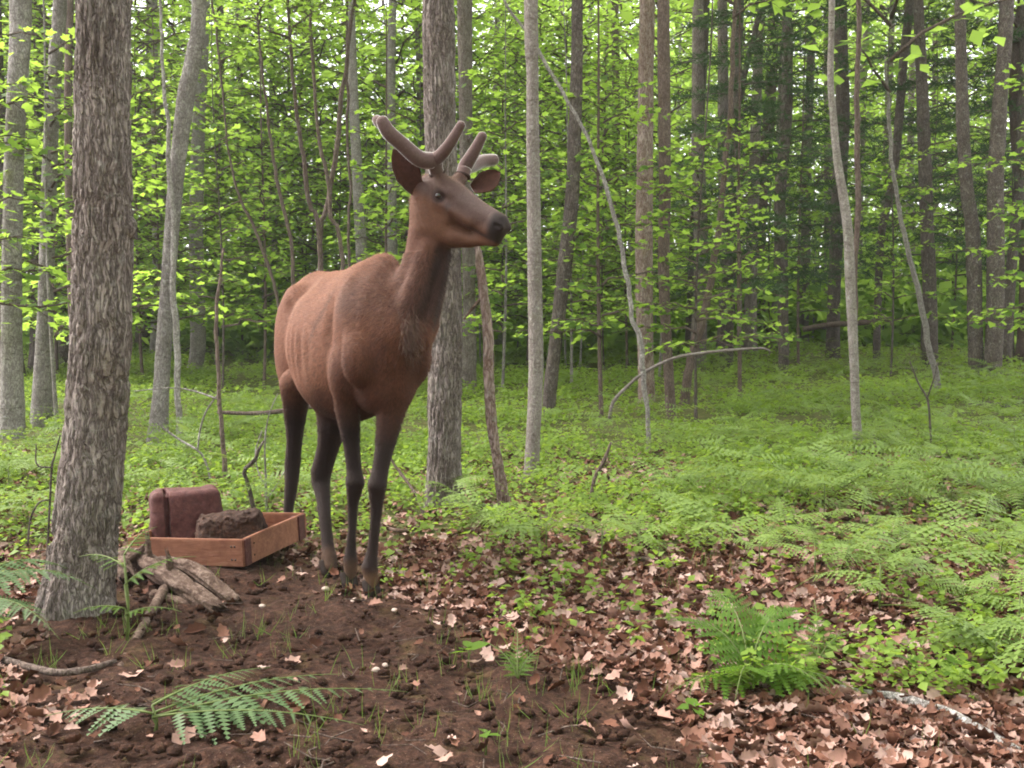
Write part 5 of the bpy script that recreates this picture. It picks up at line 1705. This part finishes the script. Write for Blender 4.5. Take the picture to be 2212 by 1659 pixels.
# ------------------------------------------------------------------ stones
def stone(label, px, py, r, seed):
    p = ground_at(px, py)
    v, (q, t) = ball(np.zeros(3), 1.0, 9, (r, r * 0.8, r * 0.6))
    v = v * (1 + 0.18 * vn3(v[:, 0] / r * 1.2, v[:, 1] / r * 1.2, v[:, 2] / r * 1.2, seed))[:, None]
    tag(obj('stone', mesh_from('stone', v, [q, t], M['stone']), None, p + np.array([0, 0, r * 0.45]), (0, 0, seed)), label, 'stone', 'pale stones on the soil')
stone('larger pale round stone at the tip of the lower left fern', 812, 1452, 0.015, 1)
stone('smaller pale stone touching the larger round one by the fern tip', 832, 1440, 0.011, 2)
stone('pale stone on the soil between the tray and the elk hooves', 703, 1276, 0.016, 3)
stone('flat pale stone below the elk forehooves', 768, 1304, 0.020, 4)
stone('small pale stone in front of the left forehoof of the elk', 852, 1322, 0.014, 5)
stone('small pale stone near the broken ends of the forked log', 566, 1312, 0.012, 6)

# ------------------------------------------------------------------ ground cover
def cover_points(n, y0, y1, seed, powr=1.0, xm=0.56):
    r = np.random.default_rng(seed)
    y = y0 + (y1 - y0) * r.random(n) ** powr
    x = (r.random(n) * 2 - 1) * (xm * y + 0.9)
    return x, y, r

def dead_leaf_template(seed):
    r = np.random.default_rng(seed)
    n = 8
    V, F = [], []
    cu, tw, fo = r.uniform(-0.5, 1.3), r.uniform(-0.7, 0.7), r.uniform(0.2, 1.6)
    for i in range(n):
        x = i / (n - 1)
        lob = 1.0 if i % 2 else 0.62
        w = 0.36 * math.sin(math.pi * min(1, 0.08 + 0.92 * x)) ** 0.7 * lob * r.uniform(0.8, 1.15)
        if i == 0: w = 0.02
        if i == n - 1: w = 0.04
        z = cu * (x - 0.5) ** 2
        for sd_ in (-1, 0, 1):
            yy = sd_ * w
            V.append((x - 0.5 + (0.05 if sd_ and i % 2 else 0), yy, z + fo * abs(yy) * 0.6 + tw * yy * (x - 0.5) * 2 + (r.normal(0, 0.03) if sd_ else 0)))
    for i in range(n - 1):
        for k in (0, 1):
            a_, b_ = 3 * i + k, 3 * (i + 1) + k
            F += [(a_, b_, b_ + 1), (a_, b_ + 1, a_ + 1)]
    return np.array(V), np.array(F)
DL = [dead_leaf_template(i) for i in range(8)]

def dead_leaves():
    x, y, r = cover_points(78000, 2.3, 9.0, 77, 1.2)
    s, g = soil_w(x, y), green_w(x, y)
    corner = ((x < -1.2) & (y < 3.15)).astype(float)
    keep = r.random(len(x)) < np.clip((1 - 0.975 * s) * (1 - 0.60 * g) * 0.8 + 0.25 * corner, 0, 1)
    keep &= (np.hypot(x + 1.65, y - 4.05) > 0.17)
    x, y = x[keep], y[keep]
    n = len(x)
    d = np.hypot(x, y)
    vis = np.abs(x) < 0.46 * y
    size = 0.020 + 0.056 * r.random(n) ** 1.5
    order = np.argsort(np.where(vis, d, 99) - 6 * size)
    ind = order[:280]
    z = G(x, y) + 0.008 + 0.016 * r.random(n)
    meshes = []
    for k in range(8):
        V, F = DL[k]
        meshes.append(mesh_from('dead_leaf', V, F, M['dead'], False, {'tint': np.full(len(F), 0.125 * k)}))
    for c, i in enumerate(ind):
        sz = size[i] * 0.92
        where = 'in the lower left corner' if x[i] < -0.9 else 'on the dark soil' if soil_w(x[i:i + 1], y[i:i + 1])[0] > 0.5 else 'in the leaf litter right of the elk' if x[i] < 0.8 else 'in the leaf litter at the lower right'
        o = obj('dead_leaf', meshes[c % 8], None, (x[i], y[i], z[i] + 0.012), (r.normal(0, 0.35), r.normal(0, 0.35), r.uniform(0, 6.28)), (sz, sz, sz))
        tag(o, 'dry curled brown leaf lying ' + where, 'dead leaf', 'dead leaves on the forest floor')
    rest = np.ones(n, bool)
    rest[ind] = False
    rest = np.nonzero(rest)[0]
    VV, FF, TT, off = [], [], [], 0
    for k in range(8):
        i = rest[k::8]
        m = len(i)
        a = r.uniform(0, 6.28, m)
        N = unit(np.stack([r.normal(0, 0.5, m), r.normal(0, 0.5, m), np.ones(m)], 1))
        v, f, t = leaves(np.stack([x[i], y[i], z[i]], 1), np.stack([np.cos(a), np.sin(a), 0 * a], 1), N, size[i], DL[k], r.random(m))
        VV.append(v); FF.append(f + off); TT.append(t)
        off += len(v)
    o = obj('leaf_litter', mesh_from('leaf_litter', np.vstack(VV), np.vstack(FF), M['dead'], False, {'tint': np.concatenate(TT)}))
    tag(o, 'litter of dry brown leaves covering the forest floor', 'leaf litter', kind='stuff')
dead_leaves()

def herbs():
    P, D, N, L, TI = [], [], [], [], []
    x, y, r = cover_points(90000, 3.0, 33, 78, 1.65)
    g = green_w(x, y)
    dens = g * np.clip(0.52 + 0.9 * fbm2(x * 1.1, y * 1.1, 41), 0.08, 1) * (1 - 0.55 * sstep(-0.6, -1.3, x) * sstep(8.5, 6.5, y))
    dens = dens * (1 - 0.55 * sstep(13, 20, y) * sstep(1.5, 4.5, x))
    dens = np.where(y < 6.5, np.maximum(dens, 0.13 * sstep(-0.2, 0.5, fbm2(x * 2.6, y * 2.6, 43)) * (1 + 0.8 * (x > 0.6))), dens)
    keep = (r.random(len(x)) < np.clip(dens, 0.02, 1)) & (soil_w(x, y) < 0.25) & (np.hypot(x + 1.65, y - 4.05) > 0.2)
    x, y = x[keep], y[keep]
    n = len(x)
    z = G(x, y)
    h = r.uniform(0.03, 0.17, n) * (1 + 0.02 * y)
    ll = r.uniform(0.016, 0.040, n) * (0.75 + 0.06 * y)
    pt = np.clip(0.5 + 0.35 * fbm2(x * 1.3, y * 1.3, 44) + r.normal(0, 0.15, n), 0, 1)
    for k in range(7):
        a = r.uniform(0, 6.28, n)
        rr = r.uniform(0.2, 1.0, n) * ll
        P.append(np.stack([x + np.cos(a) * rr * 0.6, y + np.sin(a) * rr * 0.6, z + h * r.uniform(0.45, 1.0, n)], 1))
        D.append(np.stack([np.cos(a), np.sin(a), r.normal(-0.1, 0.3, n)], 1))
        N.append(unit(np.stack([r.normal(0, 0.45, n), r.normal(0, 0.45, n), np.ones(n)], 1)))
        L.append(ll * r.uniform(0.6, 1.4, n))
        TI.append(np.clip(pt + r.normal(0, 0.25, n), 0, 1))
    v, f, t = leaves(*map(np.concatenate, (P, D, N, L)), LEAF2, np.concatenate(TI))
    o = obj('ground_cover', mesh_from('ground_cover', v, f, M['herb'], False, {'tint': t}))
    tag(o, 'low green plants covering the woodland clearing', 'ground cover', kind='stuff')
herbs()

def fern_carpet():
    """far ferns that read as one feathery mass"""
    vv, ff = [], []
    for i in range(8):
        t_ = 0.14 + 0.82 * i / 7
        w_ = 0.24 * (1 - 0.85 * max(0, t_ - 0.2) / 0.8)
        for q in (-1, 1):
            k_ = len(vv)
            zz = -0.22 * t_ * t_ + 0.12 * t_
            vv += [(t_ - 0.022, 0, zz), (t_ + 0.045, 0, zz), (t_ + 0.25 * w_, q * w_, zz - 0.04)]
            ff.append((k_, k_ + 1, k_ + 2))
    V4 = (np.array(vv), np.array(ff))
    x, y, r = cover_points(3600, 5.6, 20, 79, 1.2)
    w = 0.75 * green_w(x, y) * np.clip(0.10 + 0.5 * sstep(0.3, 2.6, x) + 0.6 * fbm2(x * 0.7, y * 0.7, 51), 0, 1)
    keep = r.random(len(x)) < w
    x, y = x[keep], y[keep]
    P, D, N, L = [], [], [], []
    n = len(x)
    z = G(x, y) + r.uniform(0.10, 0.30, n)
    for k in range(5):
        a = r.uniform(0, 6.28, n)
        P.append(np.stack([x, y, z], 1)); D.append(np.stack([np.cos(a), np.sin(a), r.normal(0.05, 0.2, n)], 1))
        N.append(unit(np.stack([r.normal(0, 0.25, n), r.normal(0, 0.25, n), np.ones(n)], 1))); L.append(r.uniform(0.14, 0.30, n))
    v, f, t = leaves(*map(np.concatenate, (P, D, N, L)), V4)
    o = obj('fern_carpet', mesh_from('fern_carpet', v, f, M['fern'], False, {'tint': t}))
    tag(o, 'carpet of feathery ferns spreading under the far trees', 'ferns', kind='stuff')
fern_carpet()

def grass():
    x, y, r = cover_points(3000, 2.4, 6.5, 80, 1.0)
    w = 0.30 * sstep(0.1, 0.5, fbm2(x * 2.3, y * 2.3, 61) + 0.9 * np.exp(-((x - 0.05) / 0.5) ** 2 - ((y - 3.45) / 0.35) ** 2))
    keep = r.random(len(x)) < w + 0.02
    x, y = x[keep], y[keep]
    P, D, N, L = [], [], [], []
    n = len(x)
    z = G(x, y)
    for k in range(6):
        a = r.uniform(0, 6.28, n)
        P.append(np.stack([x + r.normal(0, 0.02, n), y + r.normal(0, 0.02, n), z], 1)); D.append(np.stack([np.cos(a) * r.uniform(0.4, 2.0, n), np.sin(a) * r.uniform(0.4, 2.0, n), np.ones(n)], 1))
        N.append(unit(np.stack([np.cos(a), np.sin(a), 0.4 * np.ones(n)], 1))); L.append(r.uniform(0.03, 0.10, n))
    V = (np.array([(0, -0.014, 0), (0, 0.014, 0), (0.55, 0.011, 0.02), (0.55, -0.011, 0.02), (1, 0, 0.18)]), np.array([(0, 1, 2), (0, 2, 3), (3, 2, 4)]))
    v, f, t = leaves(*map(np.concatenate, (P, D, N, L)), V)
    o = obj('grass', mesh_from('grass', v, f, M['grass'], False, {'tint': t}))
    tag(o, 'thin tufts of grass on the soil edge', 'grass', kind='stuff')
grass()

def clods():
    x, y, r = cover_points(9000, 2.4, 5.2, 91, 1.0)
    k = (soil_w(x, y) > 0.35) & (np.hypot(x + 1.65, y - 3.93) > 0.2) & (r.random(len(x)) < 0.25 + 0.75 * (fbm2(x * 4, y * 4, 92) > 0))
    x, y = x[k], y[k]
    n = len(x)
    ph = (1 + 5 ** 0.5) / 2
    iv = unit(np.array([(-1, ph, 0), (1, ph, 0), (-1, -ph, 0), (1, -ph, 0), (0, -1, ph), (0, 1, ph), (0, -1, -ph), (0, 1, -ph), (ph, 0, -1), (ph, 0, 1), (-ph, 0, -1), (-ph, 0, 1)]))
    fi = np.array([(0, 11, 5), (0, 5, 1), (0, 1, 7), (0, 7, 10), (0, 10, 11), (1, 5, 9), (5, 11, 4), (11, 10, 2), (10, 7, 6), (7, 1, 8), (3, 9, 4), (3, 4, 2), (3, 2, 6), (3, 6, 8), (3, 8, 9), (4, 9, 5), (2, 4, 11), (6, 2, 10), (8, 6, 7), (9, 8, 1)])
    sz = 0.004 + 0.016 * r.random(n) ** 3
    v = iv[None] * sz[:, None, None] * r.uniform(0.6, 1.35, (n, 12, 1)) * np.array([1.1, 1.0, 0.75])
    v = v + np.stack([x, y, G(x, y) + 0.008 + 0.3 * sz], 1)[:, None, :]
    f = (fi[None] + (np.arange(n) * 12)[:, None, None]).reshape(-1, 3)
    me = mesh_from('soil_crumbs', v.reshape(-1, 3), f, M['ground'], True, {'soil': np.ones(n * 12), 'green': np.zeros(n * 12)})
    tag(obj('soil_crumbs', me), 'dark crumbs of loose soil scattered over the bare earth', 'soil', kind='stuff')
clods()

def twig_litter():
    x, y, r = cover_points(900, 2.4, 9, 95, 1.2)
    parts = []
    for i in range(len(x)):
        a, ln = r.uniform(0, 6.28), r.uniform(0.03, 0.15) * (0.6 + 0.08 * y[i])
        d = np.array([math.cos(a), math.sin(a), 0]) * ln
        p = np.array([x[i], y[i], 0])
        P = np.array([p - d / 2, p + np.array([r.normal(0, 0.02), r.normal(0, 0.02), 0]), p + d / 2])
        P[:, 2] = G(P[:, 0], P[:, 1]) + np.array([r.uniform(0.01, 0.03), 0.022, r.uniform(0.01, 0.05)])
        w = r.uniform(0.001, 0.0026)
        parts.append(tube(P, [w, w, w * 0.6], 4, False))
    v, f = merge(parts)
    tag(obj('twig_litter', mesh_from('twig_litter', v, f, M['bark_brown'])), 'short dry twigs strewn over the forest floor', 'twigs', kind='stuff')
twig_litter()

def haze():
    v = np.array([(x, y, z) for x in (-175, 175) for y in (-100, 185) for z in (-4, 30)], float)
    f = np.array([(0, 1, 3, 2), (4, 6, 7, 5), (0, 4, 5, 1), (2, 3, 7, 6), (0, 2, 6, 4), (1, 5, 7, 3)])
    t = NT('woodland_haze')
    p = t.n('ShaderNodeVolumePrincipled')
    p.inputs['Color'].default_value = (0.95, 0.95, 0.97, 1)
    p.inputs['Density'].default_value = 0.0011
    p.inputs['Anisotropy'].default_value = 0.3
    t.l(p.outputs[0], t.out.inputs['Volume'])
    o = obj('haze', mesh_from('haze', v, f, t.m, False))
    o['kind'] = 'stuff'
haze()
